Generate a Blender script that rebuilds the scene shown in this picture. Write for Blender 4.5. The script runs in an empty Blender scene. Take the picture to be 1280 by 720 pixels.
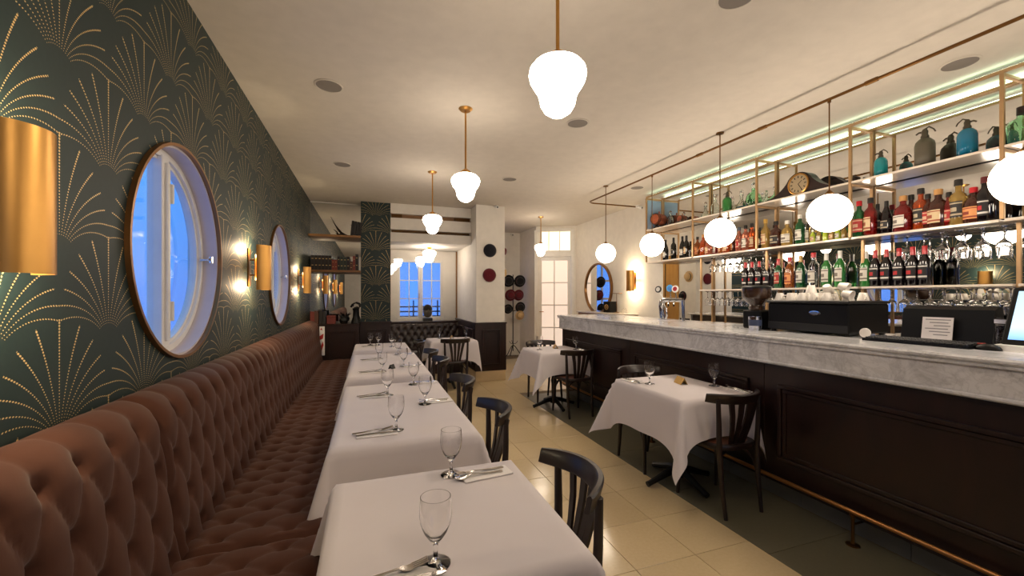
import bpy, bmesh, math, random
from math import sin, cos, pi, radians, sqrt, hypot, atan2, exp
from mathutils import Matrix, Vector
random.seed(7)
scene = bpy.context.scene
COL = scene.collection
# ---------------------------------------------------------------- camera, world, exposure
cam_data = bpy.data.cameras.new('camera'); cam = bpy.data.objects.new('camera', cam_data); COL.objects.link(cam)
cam.location = (0, 0, 1.45); cam.rotation_euler = (radians(90), 0, -math.atan(179/513))
cam_data.sensor_width = 36; cam_data.lens = 513/1280*36; cam_data.shift_y = 10/1280
cam_data.clip_start = 0.02; cam_data.clip_end = 200
scene.camera = cam
world = bpy.data.worlds.new('dusk'); scene.world = world; world.use_nodes = True
wn, wl = world.node_tree.nodes, world.node_tree.links
bg = wn['Background']; bg.inputs['Strength'].default_value = 0.72
wtc = wn.new('ShaderNodeTexCoord'); wsep = wn.new('ShaderNodeSeparateXYZ'); wr = wn.new('ShaderNodeValToRGB')
wl.new(wtc.outputs['Generated'], wsep.inputs[0]); wl.new(wsep.outputs['Z'], wr.inputs[0]); wl.new(wr.outputs[0], bg.inputs[0])
wr.color_ramp.elements[0].position = 0.0; wr.color_ramp.elements[0].color = (0.10, 0.27, 0.86, 1)
wr.color_ramp.elements[1].position = 0.35; wr.color_ramp.elements[1].color = (0.04, 0.36, 0.98, 1)
vs = scene.view_settings
vs.view_transform = 'Standard'; vs.look = 'None'; vs.gamma = 1.0; vs.use_curve_mapping = False
vs.exposure = 1.05
LAMP = 11.0        # globe lamp radiance
SCON = 5.0        # sconce bulb watts
LEDS = 6.0
scene.cycles.use_denoising = True
scene.cycles.caustics_reflective = False; scene.cycles.caustics_refractive = False
scene.cycles.sample_clamp_indirect = 4.0
# ---------------------------------------------------------------- node DSL
class NT:
    def __init__(s, name):
        s.m = bpy.data.materials.new(name); s.m.use_nodes = True
        s.t = s.m.node_tree; s.n = s.t.nodes; s.b = s.n['Principled BSDF']; s.out = s.n['Material Output']
    def new(s, k, **kw):
        x = s.n.new(k)
        for a, b in kw.items(): setattr(x, a, b)
        return x
    def put(s, sock, v):
        if isinstance(v, E): s.t.links.new(v.s, sock)
        elif hasattr(v, 'is_output'): s.t.links.new(v, sock)
        else: sock.default_value = v
    def math(s, op, *a):
        x = s.new('ShaderNodeMath', operation=op)
        for i, v in enumerate(a): s.put(x.inputs[i], v)
        return E(s, x.outputs[0])
    def pos(s, kind='Object'):
        tc = s.new('ShaderNodeTexCoord')
        if kind == 'World': return s.new('ShaderNodeNewGeometry').outputs['Position']
        return tc.outputs[kind]
    def sep(s, v):
        x = s.new('ShaderNodeSeparateXYZ'); s.put(x.inputs[0], v); return [E(s, o) for o in x.outputs]
    def noise(s, v, scale, detail=4, rough=.55, dist=0):
        x = s.new('ShaderNodeTexNoise'); s.put(x.inputs['Vector'], v)
        x.inputs['Scale'].default_value = scale; x.inputs['Detail'].default_value = detail
        x.inputs['Roughness'].default_value = rough; x.inputs['Distortion'].default_value = dist
        return E(s, x.outputs['Fac'])
    def ramp(s, f, *stops):
        x = s.new('ShaderNodeValToRGB'); s.put(x.inputs[0], f); cr = x.color_ramp
        while len(cr.elements) < len(stops): cr.elements.new(.5)
        for e, (p, c) in zip(cr.elements, stops): e.position = p; e.color = (*c, 1)
        return x.outputs[0]
    def mix(s, f, a, b):
        x = s.new('ShaderNodeMix', data_type='RGBA'); s.put(x.inputs[0], f)
        for i, v in ((6, a), (7, b)): s.put(x.inputs[i], v if not isinstance(v, tuple) else (*v, 1))
        return x.outputs[2]
    def scale(s, v, sc):
        x = s.new('ShaderNodeMapping'); s.put(x.inputs[0], v); x.inputs['Scale'].default_value = sc; return x.outputs[0]
    def bump(s, h, strength=.2, dist=.002):
        x = s.new('ShaderNodeBump'); s.put(x.inputs['Height'], h)
        x.inputs['Strength'].default_value = strength; x.inputs['Distance'].default_value = dist
        s.t.links.new(x.outputs[0], s.b.inputs['Normal'])
    def set(s, **kw):
        nm = dict(col='Base Color', rough='Roughness', metal='Metallic', spec='Specular IOR Level', trans='Transmission Weight',
                  ior='IOR', emit='Emission Color', es='Emission Strength', coat='Coat Weight', sheen='Sheen Weight', alpha='Alpha', cr='Coat Roughness')
        for k, v in kw.items():
            if isinstance(v, tuple) and len(v) == 3: v = (*v, 1)
            s.put(s.b.inputs[nm[k]], v)
        return s
class E:
    def __init__(s, nt, sock): s.nt, s.s = nt, sock
    def _o(s, op, *a): return s.nt.math(op, s, *a)
    def __add__(s, o): return s._o('ADD', o)
    def __sub__(s, o): return s._o('SUBTRACT', o)
    def __mul__(s, o): return s._o('MULTIPLY', o)
    def __truediv__(s, o): return s._o('DIVIDE', o)
    def __lt__(s, o): return s._o('LESS_THAN', o)
    def __gt__(s, o): return s._o('GREATER_THAN', o)
    def abs(s): return s._o('ABSOLUTE')
    def sqrt(s): return s._o('SQRT')
    def rnd(s): return s._o('ROUND')
    def max(s, o): return s._o('MAXIMUM', o)
    def min(s, o): return s._o('MINIMUM', o)
def sr(r, g, b):
    f = lambda c: (c/255/12.92) if c/255 <= .04045 else ((c/255+.055)/1.055)**2.4
    return (f(r), f(g), f(b))
_mc = {}
def plain(name, col, rough=.5, metal=0., **kw):
    if name in _mc: return _mc[name]
    n = NT(name); p = n.pos('Object')
    f = n.noise(p, 9, 3)
    n.set(col=n.mix(f, tuple(c*.9 for c in col), tuple(min(1, c*1.08) for c in col)), rough=rough, metal=metal, **kw)
    _mc[name] = n.m; return n.m
def glassy(name, col=(1, 1, 1), rough=0., ior=1.45):
    if name in _mc: return _mc[name]
    n = NT(name); n.set(col=col, rough=rough, trans=1.0, ior=ior); _mc[name] = n.m; return n.m
def emis(name, col, st):
    if name in _mc: return _mc[name]
    n = NT(name); n.set(col=(.9, .88, .82), emit=col, es=st, rough=.3); _mc[name] = n.m; return n.m
def pane_mat(name, tint=(1, 1, 1)):
    n = NT(name); tr = n.new('ShaderNodeBsdfTransparent'); tr.inputs[0].default_value = (*tint, 1)
    gl = n.new('ShaderNodeBsdfGlossy'); gl.inputs['Roughness'].default_value = 0.0
    lw = n.new('ShaderNodeLayerWeight'); fr = E(n, lw.outputs['Facing'])._o('POWER', 5.0)*.92 + .06
    mx = n.new('ShaderNodeMixShader'); n.t.links.new(fr.s, mx.inputs[0])
    n.t.links.new(tr.outputs[0], mx.inputs[1]); n.t.links.new(gl.outputs[0], mx.inputs[2]); n.t.links.new(mx.outputs[0], n.out.inputs[0])
    return n.m
def wallpaper(name, axis, off):
    """dark green paper printed with staggered palm fans of gold dots; axis 1 = along Y, 0 = along X"""
    n = NT(name); P = n.pos('World'); xyz = n.sep(P)
    U = xyz[axis] - off; V = xyz[2]
    PX, PZ, Z0 = .505, .577, .978
    dl = radians(12.7)
    tot = None
    for k in (0, 1):
        x = (U - (PX/2*k)); x = x - (x/PX).rnd()*PX
        z = V - (Z0 - PZ/2*k); z = z - (z/PZ)._o('FLOOR')*PZ
        r = (x*x + z*z).sqrt()
        th = n.math('ARCTAN2', x, z)
        g = r*(.70/.33) + .30
        idx = th/(g*dl)
        ir = idx.rnd()
        across = (idx - ir).abs()*g*r*dl
        p = .0095
        along = ((r/p - (r/p).rnd()).abs())*p
        dist = (across*across + along*along*1.0).sqrt()
        rad = r*.0074 + .0009
        dot = dist < rad
        sn = n.math('SINE', th); cs = n.math('COSINE', th)
        env = (sn*sn*(1/.272**2) + cs*cs*(1/.400**2)).sqrt()*r
        ok = (env < 1.0)*(r > .085)*(ir.abs() < 6.5)*(th.abs() < 1.45)
        d = dot*ok
        tot = d if tot is None else tot.max(d)
    f = n.noise(n.scale(P, (1, 1, 1)), 60, 3)
    base = n.mix(f, sr(22, 39, 40), sr(30, 49, 48))
    n.set(col=n.mix(tot, base, sr(222, 190, 128)), rough=n.math('SUBTRACT', .52, tot*.16), metal=tot*.25, spec=.35)
    return n.m
def wood(name, c1, c2, rough=.3, sc=(1, 1, 1), coat=0.):
    n = NT(name); P = n.pos('World')
    f = n.noise(n.scale(P, sc), 6, 6, .6, 1.2)
    n.set(col=n.ramp(f, (.3, c1), (.75, c2)), rough=rough, coat=coat, cr=.15); return n.m
def marble(name):
    n = NT(name); P = n.pos('World')
    a = n.noise(P, 2.2, 8, .62, 1.8); v = (a - .5).abs()
    b = n.noise(P, 7, 6, .6, 2.5); w = (b - .5).abs()
    vein = (n.math('SUBTRACT', 1.0, v*14).max(0.0))*.36 + (n.math('SUBTRACT', 1.0, w*16).max(0.0))*.26
    cl = n.noise(P, 1.6, 4)
    base = n.mix(cl, sr(226, 225, 229), sr(245, 245, 248))
    n.set(col=n.mix(vein*n.noise(P, 3.1, 3)*1.25, base, sr(104, 102, 106)), rough=.16, coat=.3); return n.m
def tilemat(name, c1, c2, rough=.14):
    n = NT(name); P = n.pos('World')
    oi = n.new('ShaderNodeObjectInfo')
    f = n.noise(P, 55, 5, .7); g = n.noise(P, 2.5, 3)
    c = n.mix(f, c1, c2)
    c = n.mix((E(n, oi.outputs['Random'])*.6 + g*.4)*.35, c, tuple(k*.72 for k in c1))
    n.set(col=c, rough=(g*.08 + rough), spec=.5); return n.m
def fabric(name, c1, c2, sc=350, sheen=.3):
    n = NT(name); P = n.pos('World')
    f = n.noise(P, 5, 4); h = n.noise(P, sc, 2)
    n.set(col=n.mix(f, c1, c2), rough=.88, sheen=sheen, spec=.2); n.bump(h, .15, .001); return n.m
M = {}
M['paperY'] = wallpaper('fan_wallpaper', 1, 1.653)
M['paperX'] = wallpaper('fan_wallpaper_pilaster', 0, 0.11)
M['white'] = plain('warm_white_paint', sr(232, 226, 216), .7)
M['ceil'] = plain('ceiling_paint', sr(206, 197, 184), .75)
M['trimwhite'] = plain('white_gloss_paint', sr(235, 232, 226), .35)
M['sill'] = plain('lilac_white_reveal', sr(206, 196, 200), .5)
M['wood'] = wood('dark_mahogany', sr(26, 13, 11), sr(44, 22, 17), .36, (1, 1, .35))
M['chair'] = wood('ebonised_wood', sr(25, 13, 11), sr(38, 21, 17), .40, (3, 3, .6), .1)
M['seatwood'] = wood('brown_seat_wood', sr(92, 50, 32), sr(122, 70, 46), .35, (1, .3, 1))
M['shelfwood'] = wood('oak_shelf', sr(120, 84, 48), sr(160, 116, 70), .4, (.3, 1, 1))
M['goldwood'] = wood('honey_veneer', sr(178, 128, 62), sr(205, 156, 84), .3, (1, 1, .15))
M['marble'] = marble('white_veined_marble')
M['tile'] = tilemat('cream_terrazzo', sr(206, 182, 140), sr(228, 208, 170))
M['green_tile'] = tilemat('grey_green_terrazzo', sr(100, 96, 78), sr(122, 116, 96), .34)
M['grout'] = plain('grout', sr(120, 104, 82), .8)
M['kick'] = plain('grey_stone_plinth', sr(120, 120, 116), .5)
M['beigestone'] = plain('beige_stone', sr(205, 182, 146), .35)
M['cloth'] = fabric('white_linen', sr(216, 208, 211), sr(224, 217, 220), 500, .1)
M['napkin'] = fabric('white_napkin', sr(236, 231, 230), sr(243, 238, 236), 500, .1)
M['suede'] = fabric('brown_suede', sr(70, 42, 31), sr(86, 53, 40), 260, .1)
M['leather'] = plain('dark_brown_leather', sr(38, 24, 20), .35)
M['brass'] = plain('brushed_brass', sr(200, 150, 82), .36, 1.)
M['brass_dark'] = plain('aged_brass', sr(120, 86, 48), .35, 1.)
M['sign_brass'] = plain('satin_gold_sign', sr(196, 156, 84), .45, .7)
M['frame_brass'] = plain('satin_brass_tube', sr(186, 150, 108), .4, .55)
M['bronze'] = plain('bronze_ring', sr(150, 108, 66), .35, .8)
M['chrome'] = plain('chrome', sr(215, 215, 215), .08, 1.)
M['steel'] = plain('cutlery_steel', sr(205, 200, 195), .16, 1.)
M['black'] = plain('black_plastic', sr(5, 5, 7), .4, spec=.25)
M['blackmetal'] = plain('black_iron', sr(9, 8, 8), .45, 0.)
M['grey'] = plain('grey_mesh', sr(128, 120, 112), .8)
M['dark'] = plain('dark_void', sr(30, 26, 24), .8)
M['mirror'] = plain('mirror_silver', sr(232, 232, 230), .0, 1.)
M['pane'] = pane_mat('window_pane')
M['glass'] = glassy('clear_glass', (1, 1, 1), 0, 1.45)
M['globe'] = emis('opal_globe_lit', (1., .85, .68), LAMP)
M['school'] = emis('opal_schoolhouse_lit', (1., .85, .68), LAMP*1.25)
M['led'] = emis('led_strip_lit', (.70, 1., .74), LEDS)
M['bulb'] = emis('bulb_lit', (1., .74, .45), 14)
# ---------------------------------------------------------------- mesh builder
class MB:
    def __init__(s): s.v = []; s.f = []; s.sm = []
    def n(s): return len(s.v)
    def face(s, *i, sm=False): s.f.append(tuple(i)); s.sm.append(sm)
    def box(s, x0, x1, y0, y1, z0, z1, c=0.0):
        o = s.n(); hx, hy, hz = (x1-x0)/2, (y1-y0)/2, (z1-z0)/2; cx, cy, cz = (x0+x1)/2, (y0+y1)/2, (z0+z1)/2
        sg = [(a, b, d) for a in (-1, 1) for b in (-1, 1) for d in (-1, 1)]
        c = min(c, hx*.9, hy*.9, hz*.9)
        if c <= 0:
            s.v += [(cx+a*hx, cy+b*hy, cz+d*hz) for a, b, d in sg]
            for q in ((0, 1, 3, 2), (4, 6, 7, 5), (0, 4, 5, 1), (2, 3, 7, 6), (0, 2, 6, 4), (1, 5, 7, 3)): s.face(*[o+k for k in q])
            return s
        for a, b, d in sg:
            s.v += [(cx+a*hx, cy+b*(hy-c), cz+d*(hz-c)), (cx+a*(hx-c), cy+b*hy, cz+d*(hz-c)), (cx+a*(hx-c), cy+b*(hy-c), cz+d*hz)]
        I = lambda a, b, d, ax: o+((a > 0)*4+(b > 0)*2+(d > 0))*3+ax
        for t in (-1, 1):
            s.face(*[I(t, b, d, 0) for b, d in ((-1, -1), (1, -1), (1, 1), (-1, 1))])
            s.face(*[I(a, t, d, 1) for a, d in ((-1, -1), (1, -1), (1, 1), (-1, 1))])
            s.face(*[I(a, b, t, 2) for a, b in ((-1, -1), (1, -1), (1, 1), (-1, 1))])
        for p in (-1, 1):
            for q in (-1, 1):
                s.face(I(p, q, -1, 0), I(p, q, 1, 0), I(p, q, 1, 1), I(p, q, -1, 1))
                s.face(I(p, -1, q, 0), I(p, 1, q, 0), I(p, 1, q, 2), I(p, -1, q, 2))
                s.face(I(-1, p, q, 1), I(1, p, q, 1), I(1, p, q, 2), I(-1, p, q, 2))
        for a, b, d in sg: s.face(I(a, b, d, 0), I(a, b, d, 1), I(a, b, d, 2))
        return s
    def xf(s, start, mat):
        for i in range(start, s.n()): s.v[i] = tuple(mat @ Vector(s.v[i]))
        return s
    def lathe(s, prof, seg=20, c=(0, 0, 0), a0=0., a1=2*pi, cap=True):
        o = s.n(); full = abs(a1-a0-2*pi) < 1e-6; k = seg if full else seg+1; m = len(prof)
        for j in range(k):
            t = a0+(a1-a0)*j/seg
            for r, z in prof: s.v.append((c[0]+r*cos(t), c[1]+r*sin(t), c[2]+z))
        for j in range(seg):
            j2 = (j+1) % k
            for i in range(m-1): s.face(o+j*m+i, o+j2*m+i, o+j2*m+i+1, o+j*m+i+1, sm=True)
        if cap and full:
            if prof[0][0] > 1e-6: s.face(*[o+j*m for j in range(k)])
            if prof[-1][0] > 1e-6: s.face(*[o+j*m+m-1 for j in range(k)])
        return s
    def tube(s, pts, r, seg=8, closed=False, cap=True, flat=1.0):
        o = s.n(); pts = [Vector(p) for p in pts]; m = len(pts); up = None
        for i, p in enumerate(pts):
            if closed: t = (pts[(i+1) % m]-pts[i-1]).normalized()
            else: t = (pts[min(i+1, m-1)]-pts[max(i-1, 0)]).normalized()
            if up is None:
                up = Vector((0, 0, 1)) if abs(t.z) < .9 else Vector((1, 0, 0))
            a = t.cross(up).normalized(); b = a.cross(t).normalized(); up = b
            rr = r[i] if isinstance(r, (list, tuple)) else r
            for j in range(seg):
                q = 2*pi*(j+.5)/seg; s.v.append(tuple(p+a*cos(q)*rr+b*sin(q)*rr*flat))
        for i in range(m if closed else m-1):
            i2 = (i+1) % m
            for j in range(seg):
                j2 = (j+1) % seg; s.face(o+i*seg+j, o+i*seg+j2, o+i2*seg+j2, o+i2*seg+j, sm=seg > 4)
        if cap and not closed:
            s.face(*[o+j for j in range(seg)]); s.face(*[o+(m-1)*seg+j for j in range(seg)])
        return s
    def sq(s, p, q, r):
        """square tube between two points (axis aligned look)"""
        return s.tube([p, q], r*1.414, 4)
    def grid(s, nu, nv, fn, closeu=False):
        o = s.n()
        for i in range(nu):
            for j in range(nv): s.v.append(tuple(fn(i, j)))
        for i in range(nu if closeu else nu-1):
            for j in range(nv-1):
                a, b = o+i*nv+j, o+((i+1) % nu)*nv+j; s.face(a, b, b+1, a+1, sm=True)
        return s
    def prism(s, poly, h0, h1, plane='xy', sm=False):
        """extrude a 2d outline; plane xy -> z, yz -> x, xz -> y"""
        o = s.n(); m = len(poly)
        P = {'xy': lambda a, b, h: (a, b, h), 'yz': lambda a, b, h: (h, a, b), 'xz': lambda a, b, h: (a, h, b)}[plane]
        for h in (h0, h1):
            for a, b in poly: s.v.append(P(a, b, h))
        s.face(*[o+i for i in range(m)]); s.face(*[o+m+i for i in range(m)])
        for i in range(m): s.face(o+i, o+(i+1) % m, o+m+(i+1) % m, o+m+i, sm=sm)
        return s
    def mesh(s, name, mat, sharp=38, fix=True):
        me = bpy.data.meshes.new(name); me.from_pydata(s.v, [], s.f)
        me.polygons.foreach_set('use_smooth', s.sm)
        if fix:
            b = bmesh.new(); b.from_mesh(me); bmesh.ops.recalc_face_normals(b, faces=b.faces[:]); b.to_mesh(me); b.free()
        if any(s.sm): me.set_sharp_from_angle(angle=radians(sharp))
        me.materials.append(mat if not isinstance(mat, str) else M[mat]); me.update(); return me
    def build(s, name, mat, parent=None, loc=None, rotz=0, fix=True, sharp=38):
        o = bpy.data.objects.new(name, s.mesh(name, mat, sharp, fix)); COL.objects.link(o)
        if parent: o.parent = parent
        if loc: o.location = loc
        if rotz: o.rotation_euler.z = rotz
        return o
def tag(o, label=None, cat=None, group=None, kind=None):
    for k, v in (('label', label), ('category', cat), ('group', group), ('kind', kind)):
        if v: o[k] = v
    return o
def thing(name, label, cat, loc=(0, 0, 0), rotz=0, group=None):
    o = bpy.data.objects.new(name, None); COL.objects.link(o); o.empty_display_size = .05
    o.location = loc; o.rotation_euler.z = rotz; return tag(o, label, cat, group)
def struct(o): o['kind'] = 'structure'; return o
def copy_tree(o, parent=None, loc=None, rotz=None, label=None, group=None, rot=None):
    c = o.copy(); COL.objects.link(c)
    if parent: c.parent = parent
    for ch in o.children: copy_tree(ch, c)
    if loc: c.location = loc
    if rotz is not None: c.rotation_euler.z = rotz
    if rot: c.rotation_euler = rot
    if label: c['label'] = label
    if group: c['group'] = group
    return c
def piece(src, name, parent, loc):
    o = bpy.data.objects.new(name, src); COL.objects.link(o); o.parent = parent; o.location = loc; return o
def arc(cx, cy, r, a0, a1, n): return [(cx+r*cos(a0+(a1-a0)*i/n), cy+r*sin(a0+(a1-a0)*i/n)) for i in range(n+1)]
ORD = ['first', 'second', 'third', 'fourth', 'fifth', 'sixth', 'seventh', 'eighth', 'ninth', 'tenth', 'eleventh', 'twelfth',
       'thirteenth', 'fourteenth', 'fifteenth', 'sixteenth', 'seventeenth', 'eighteenth', 'nineteenth', 'twentieth']
# ================================================================ STRUCTURE
CZ = 3.0; XL = -.9; XR = 4.31
def plane_box(name, mat, *b, c=0.0): return struct(MB().box(*b, c=c).build(name, mat))
# floor with tiles
floor = struct(MB().box(-1.0, 4.5, -2.6, 9.9, -.12, -.0035).build('floor', 'grout'))
T = .3935; JX = 2.123
tm = MB().box(-T/2+.0014, T/2-.0014, -T/2+.0014, T/2-.0014, -.012, 0, c=.0012).mesh('floor_tile', M['tile'])
i = 0
ys = [1.834 + T*(k+.5) for k in range(-5, 20)]
for y in ys:
    for k in range(0, 7):
        piece(tm, 'floor_tile', floor, (JX - T*(k+.5), y, 0))
    if y > 5.75:
        for k in range(0, 5):
            x = JX + T*(k+.5)
            if x < 4.05 - max(0, y-7.4)*.6 and y < 9.6: piece(tm, 'floor_tile', floor, (x, y, 0))
gm = MB().box(-.335, .335, -.39, .39, -.012, 0, c=.001).mesh('floor_slab', M['green_tile'])
y = 5.62-.393
while y > -1.2:
    piece(gm, 'floor_slab', floor, (JX+.3365, y, 0)); y -= .7835
tbm = MB().box(-.335, .335, -.07, .07, -.012, 0, c=.001).mesh('floor_border', M['tile'])
# ceiling
struct(MB().box(-1.0, 4.5, -2.6, 9.9, CZ, CZ+.12).build('ceiling', 'ceil'))
# left wall with two round window openings
WY = [2.54, 4.96]; WZ = 1.672; WR = .525
def wall_left():
    m = MB(); N = 48; y0, y1 = -2.6, 7.4; yb = y0; s = .6
    def quad(a, b, z0, z1):
        o = m.n(); m.v += [(XL, a, z0), (XL, b, z0), (XL, b, z1), (XL, a, z1)]; m.face(o, o+1, o+2, o+3)
    for w in WY:
        quad(yb, w-s, 0, CZ); quad(w-s, w+s, 0, WZ-s); quad(w-s, w+s, WZ+s, CZ); yb = w+s
        o = m.n()
        for k in range(N):
            t = 2*pi*k/N; c_, s_ = cos(t), sin(t); q = s/max(abs(c_), abs(s_))
            m.v += [(XL, w+WR*c_, WZ+WR*s_), (XL, w+q*c_, WZ+q*s_)]
        for k in range(N):
            k2 = (k+1) % N; m.face(o+2*k, o+2*k+1, o+2*k2+1, o+2*k2)
    quad(yb, y1, 0, CZ)
    return struct(m.build('wall_left', 'paperY', fix=False))
wall_left()
# back of the left wall (outside skin so that no light leaks past the paper)
m = MB()
for k, (a, b) in enumerate(((-2.6, WY[0]-WR), (WY[0]+WR, WY[1]-WR), (WY[1]+WR, 7.4))): m.box(-1.06, XL-.004, a, b, 0, CZ)
for w in WY: m.box(-1.06, XL-.004, w-WR, w+WR, 0, WZ-WR); m.box(-1.06, XL-.004, w-WR, w+WR, WZ+WR, CZ)
struct(m.build('wall_left_masonry', 'white'))
# front wall behind the camera, with a wide street window
m = MB()
m.box(-1.0, 1.6, -2.75, -2.6, 0, CZ); m.box(2.4, 4.5, -2.75, -2.6, 0, CZ); m.box(1.6, 2.4, -2.75, -2.6, 2.2, CZ); m.box(1.6, 2.4, -2.75, -2.6, 0, 1.0)
struct(m.build('wall_front', 'white'))
# right wall, bent at the far corner, diagonal with the door, far wall
plane_box('wall_right', 'white', XR, XR+.15, -2.6, 8.07, 0, CZ)
C1, C2 = Vector((XR, 8.07)), Vector((3.52, 8.48))
def local(o, org, ang): o.location = (org[0], org[1], 0); o.rotation_euler.z = ang
dv = C2-C1; DL = dv.length; DA = atan2(dv.y, dv.x)
dw = MB(); DO0, DO1, DH = .09, .87, 2.34      # door opening along the diagonal
dw.box(0, DO0, -.14, 0, 0, CZ); dw.box(DO1, DL, -.14, 0, 0, CZ); dw.box(DO0, DO1, -.14, 0, DH, DH+.11); dw.box(DO0, DO1, -.14, 0, 2.90, CZ)
dwo = struct(dw.build('wall_diagonal', 'white')); local(dwo, C1, DA)
plane_box('wall_return', 'white', 3.52, 3.66, 8.46, 9.66, 0, CZ)
m = MB(); WX0, WX1 = 2.38, 3.02
m.box(2.1, WX0, 9.5, 9.65, 0, CZ); m.box(WX1, 3.53, 9.5, 9.65, 0, CZ); m.box(WX0, WX1, 9.5, 9.65, 2.35, CZ); m.box(WX0, WX1, 9.5, 9.65, 0, .9)
struct(m.build('wall_far', 'white'))
fw = struct(MB().box(WX0, WX1, 9.55, 9.555, .9, 2.35).build('window_4', 'pane'))
m = MB()
for a, b in ((WX0, WX0+.05), (WX1-.05, WX1), ((WX0+WX1)/2-.02, (WX0+WX1)/2+.02)): m.box(a, b, 9.53, 9.58, .9, 2.35)
for z in (.9, 1.35, 1.83, 2.30): m.box(WX0, WX1, 9.53, 9.58, z, z+.05)
m.build('window_frame', 'trimwhite', fw)
# door_1: white glazed door in the diagonal wall, with transom
d = MB()
W0, W1 = DO0+.02, DO1-.02
d.box(W0, W0+.075, -.075, -.035, 0.0, DH-.02, .004); d.box(W1-.075, W1, -.075, -.035, 0.0, DH-.02, .004)
d.box(W0+.075, W1-.075, -.075, -.035, 0.0, .22, .004); d.box(W0+.075, W1-.075, -.075, -.035, DH-.10, DH-.02, .004)
MX = (W0+W1)/2
d.box(MX-.014, MX+.014, -.075, -.035, .22, DH-.10, .004)
rows = [.22, .75, 1.25, 1.75, DH-.10]
for z in rows[1:-1]: d.box(W0+.075, W1-.075, -.0745, -.0355, z-.013, z+.013, .003)
door = struct(d.build('door_1', 'trimwhite')); local(door, C1, DA)
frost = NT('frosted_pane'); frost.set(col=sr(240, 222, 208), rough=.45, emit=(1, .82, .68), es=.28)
for r in range(4):
    for c_ in range(2):
        x0, x1 = (W0+.075, MX-.014) if c_ == 0 else (MX+.014, W1-.075)
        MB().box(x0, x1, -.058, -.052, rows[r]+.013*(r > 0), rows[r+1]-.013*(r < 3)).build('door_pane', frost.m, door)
h = MB().box(W1-.06, W1-.03, -.035, -.028, 1.0, 1.18, .003); h.tube([(W1-.045, -.03, 1.1), (W1-.045, .01, 1.1), (W1-.14, .012, 1.1)], .008, 8)
h.build('door_handle', 'brass', door)
f = MB()
for a, b in ((DO0-.05, DO0+.018), (DO1-.018, DO1+.05)): f.box(a, b, -.10, .012, 0, 2.92, .004)
f.box(DO0+.018, DO1-.018, -.10, .012, DH-.018, DH+.12, .004); f.box(DO0+.018, DO1-.018, -.10, .012, 2.88, 2.95, .004)
fo = struct(f.build('trim_1', 'trimwhite')); local(fo, C1, DA)
tw = MB()
for k in range(4): x = DO0+.018+(DO1-DO0-.036-.02)*k/3; tw.box(x, x+.02, -.075, -.04, DH+.12, 2.88, .002)
two = struct(tw.build('window_5', 'trimwhite')); local(two, C1, DA)
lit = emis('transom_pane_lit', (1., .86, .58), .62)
for k in range(3):
    x = DO0+.018+(DO1-DO0-.056)*k/3
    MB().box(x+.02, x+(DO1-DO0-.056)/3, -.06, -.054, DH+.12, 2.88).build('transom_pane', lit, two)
# green pilaster and the wall behind the bookshelf
plane_box('wall_back', 'white', -1.0, .0, 7.42, 7.6, 0, CZ)
plane_box('pilaster', 'paperX', -.123, .341, 7.15, 7.6, 1.03, CZ)
struct(MB().box(-.90, -.123, 7.405, 7.42, 1.03, CZ-.02).build('wall_mirror', 'mirror'))
# niche
m = MB(); NX0, NX1, NY = .341, 1.713, 8.4; VX0, VX1, VZ0, VZ1 = .54, 1.43, .99, 2.17
m.box(NX0-.2, VX0, NY, NY+.16, 0, CZ); m.box(VX1, NX1+.3, NY, NY+.16, 0, CZ); m.box(VX0, VX1, NY, NY+.16, VZ1, CZ); m.box(VX0, VX1, NY, NY+.16, 0, VZ0)
struct(m.build('wall_niche', 'white'))
plane_box('wall_niche_side', 'white', .18, .341, 7.6, 8.56, 0, CZ)
# column with wainscot
CX0, CX1, CY = 1.713, 2.223, 6.75
column = struct(MB().box(CX0, CX1, CY, 9.52, 0, CZ, .004).build('wall_column', 'white'))
struct(MB().box(CX0-.012, CX1+.012, CY-.014, 8.3, 0, .175, .004).build('baseboard_column', 'beigestone'))
def wain(name, m0, panels):
    o = struct(m0.build(name, 'wood'))
    for p in panels: p.build('panel', 'wood', o)
    return o
def frame_x(m, x0, x1, y, z0, z1, w=.03, p=.016):
    """rectangular moulding on a wall facing -Y"""
    for q, pp in ((0, p), (w*.55, p*.5)):
        w2 = w*.5
        a0, a1, b0, b1 = x0+q, x1-q, z0+q, z1-q
        m.box(a0, a1, y-pp, y+.002, b0, b0+w2, .003); m.box(a0, a1, y-pp, y+.002, b1-w2, b1, .003)
        m.box(a0, a0+w2, y-pp, y+.002, b0+w2, b1-w2, .003); m.box(a1-w2, a1, y-pp, y+.002, b0+w2, b1-w2, .003)
    return m
def frame_y(m, y0, y1, x, z0, z1, w=.03, p=.016):
    """rectangular moulding on a face looking to -X"""
    for q, pp in ((0, p), (w*.55, p*.5)):
        w2 = w*.5
        a0, a1, b0, b1 = y0+q, y1-q, z0+q, z1-q
        m.box(x-pp, x+.002, a0, a1, b0, b0+w2, .003); m.box(x-pp, x+.002, a0, a1, b1-w2, b1, .003)
        m.box(x-pp, x+.002, a0, a0+w2, b0+w2, b1-w2, .003); m.box(x-pp, x+.002, a1-w2, a1, b0+w2, b1-w2, .003)
    return m
m = MB(); m.box(CX0-.02, CX1+.02, CY-.022, CY-.0005, .175, .975, .003); m.box(CX0-.03, CX1+.03, CY-.034, CY-.0005, .975, 1.0, .004)
w1 = wain('trim_2', m, [frame_x(MB(), CX0+.10, CX1-.09, CY-.022, .27, .88, .05, .018)])
m = MB(); m.box(CX0-.022, CX0-.0005, CY, 8.39, .175, .975, .003); m.box(CX0-.034, CX0-.0005, CY, 8.39, .975, 1.0, .004)
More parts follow.
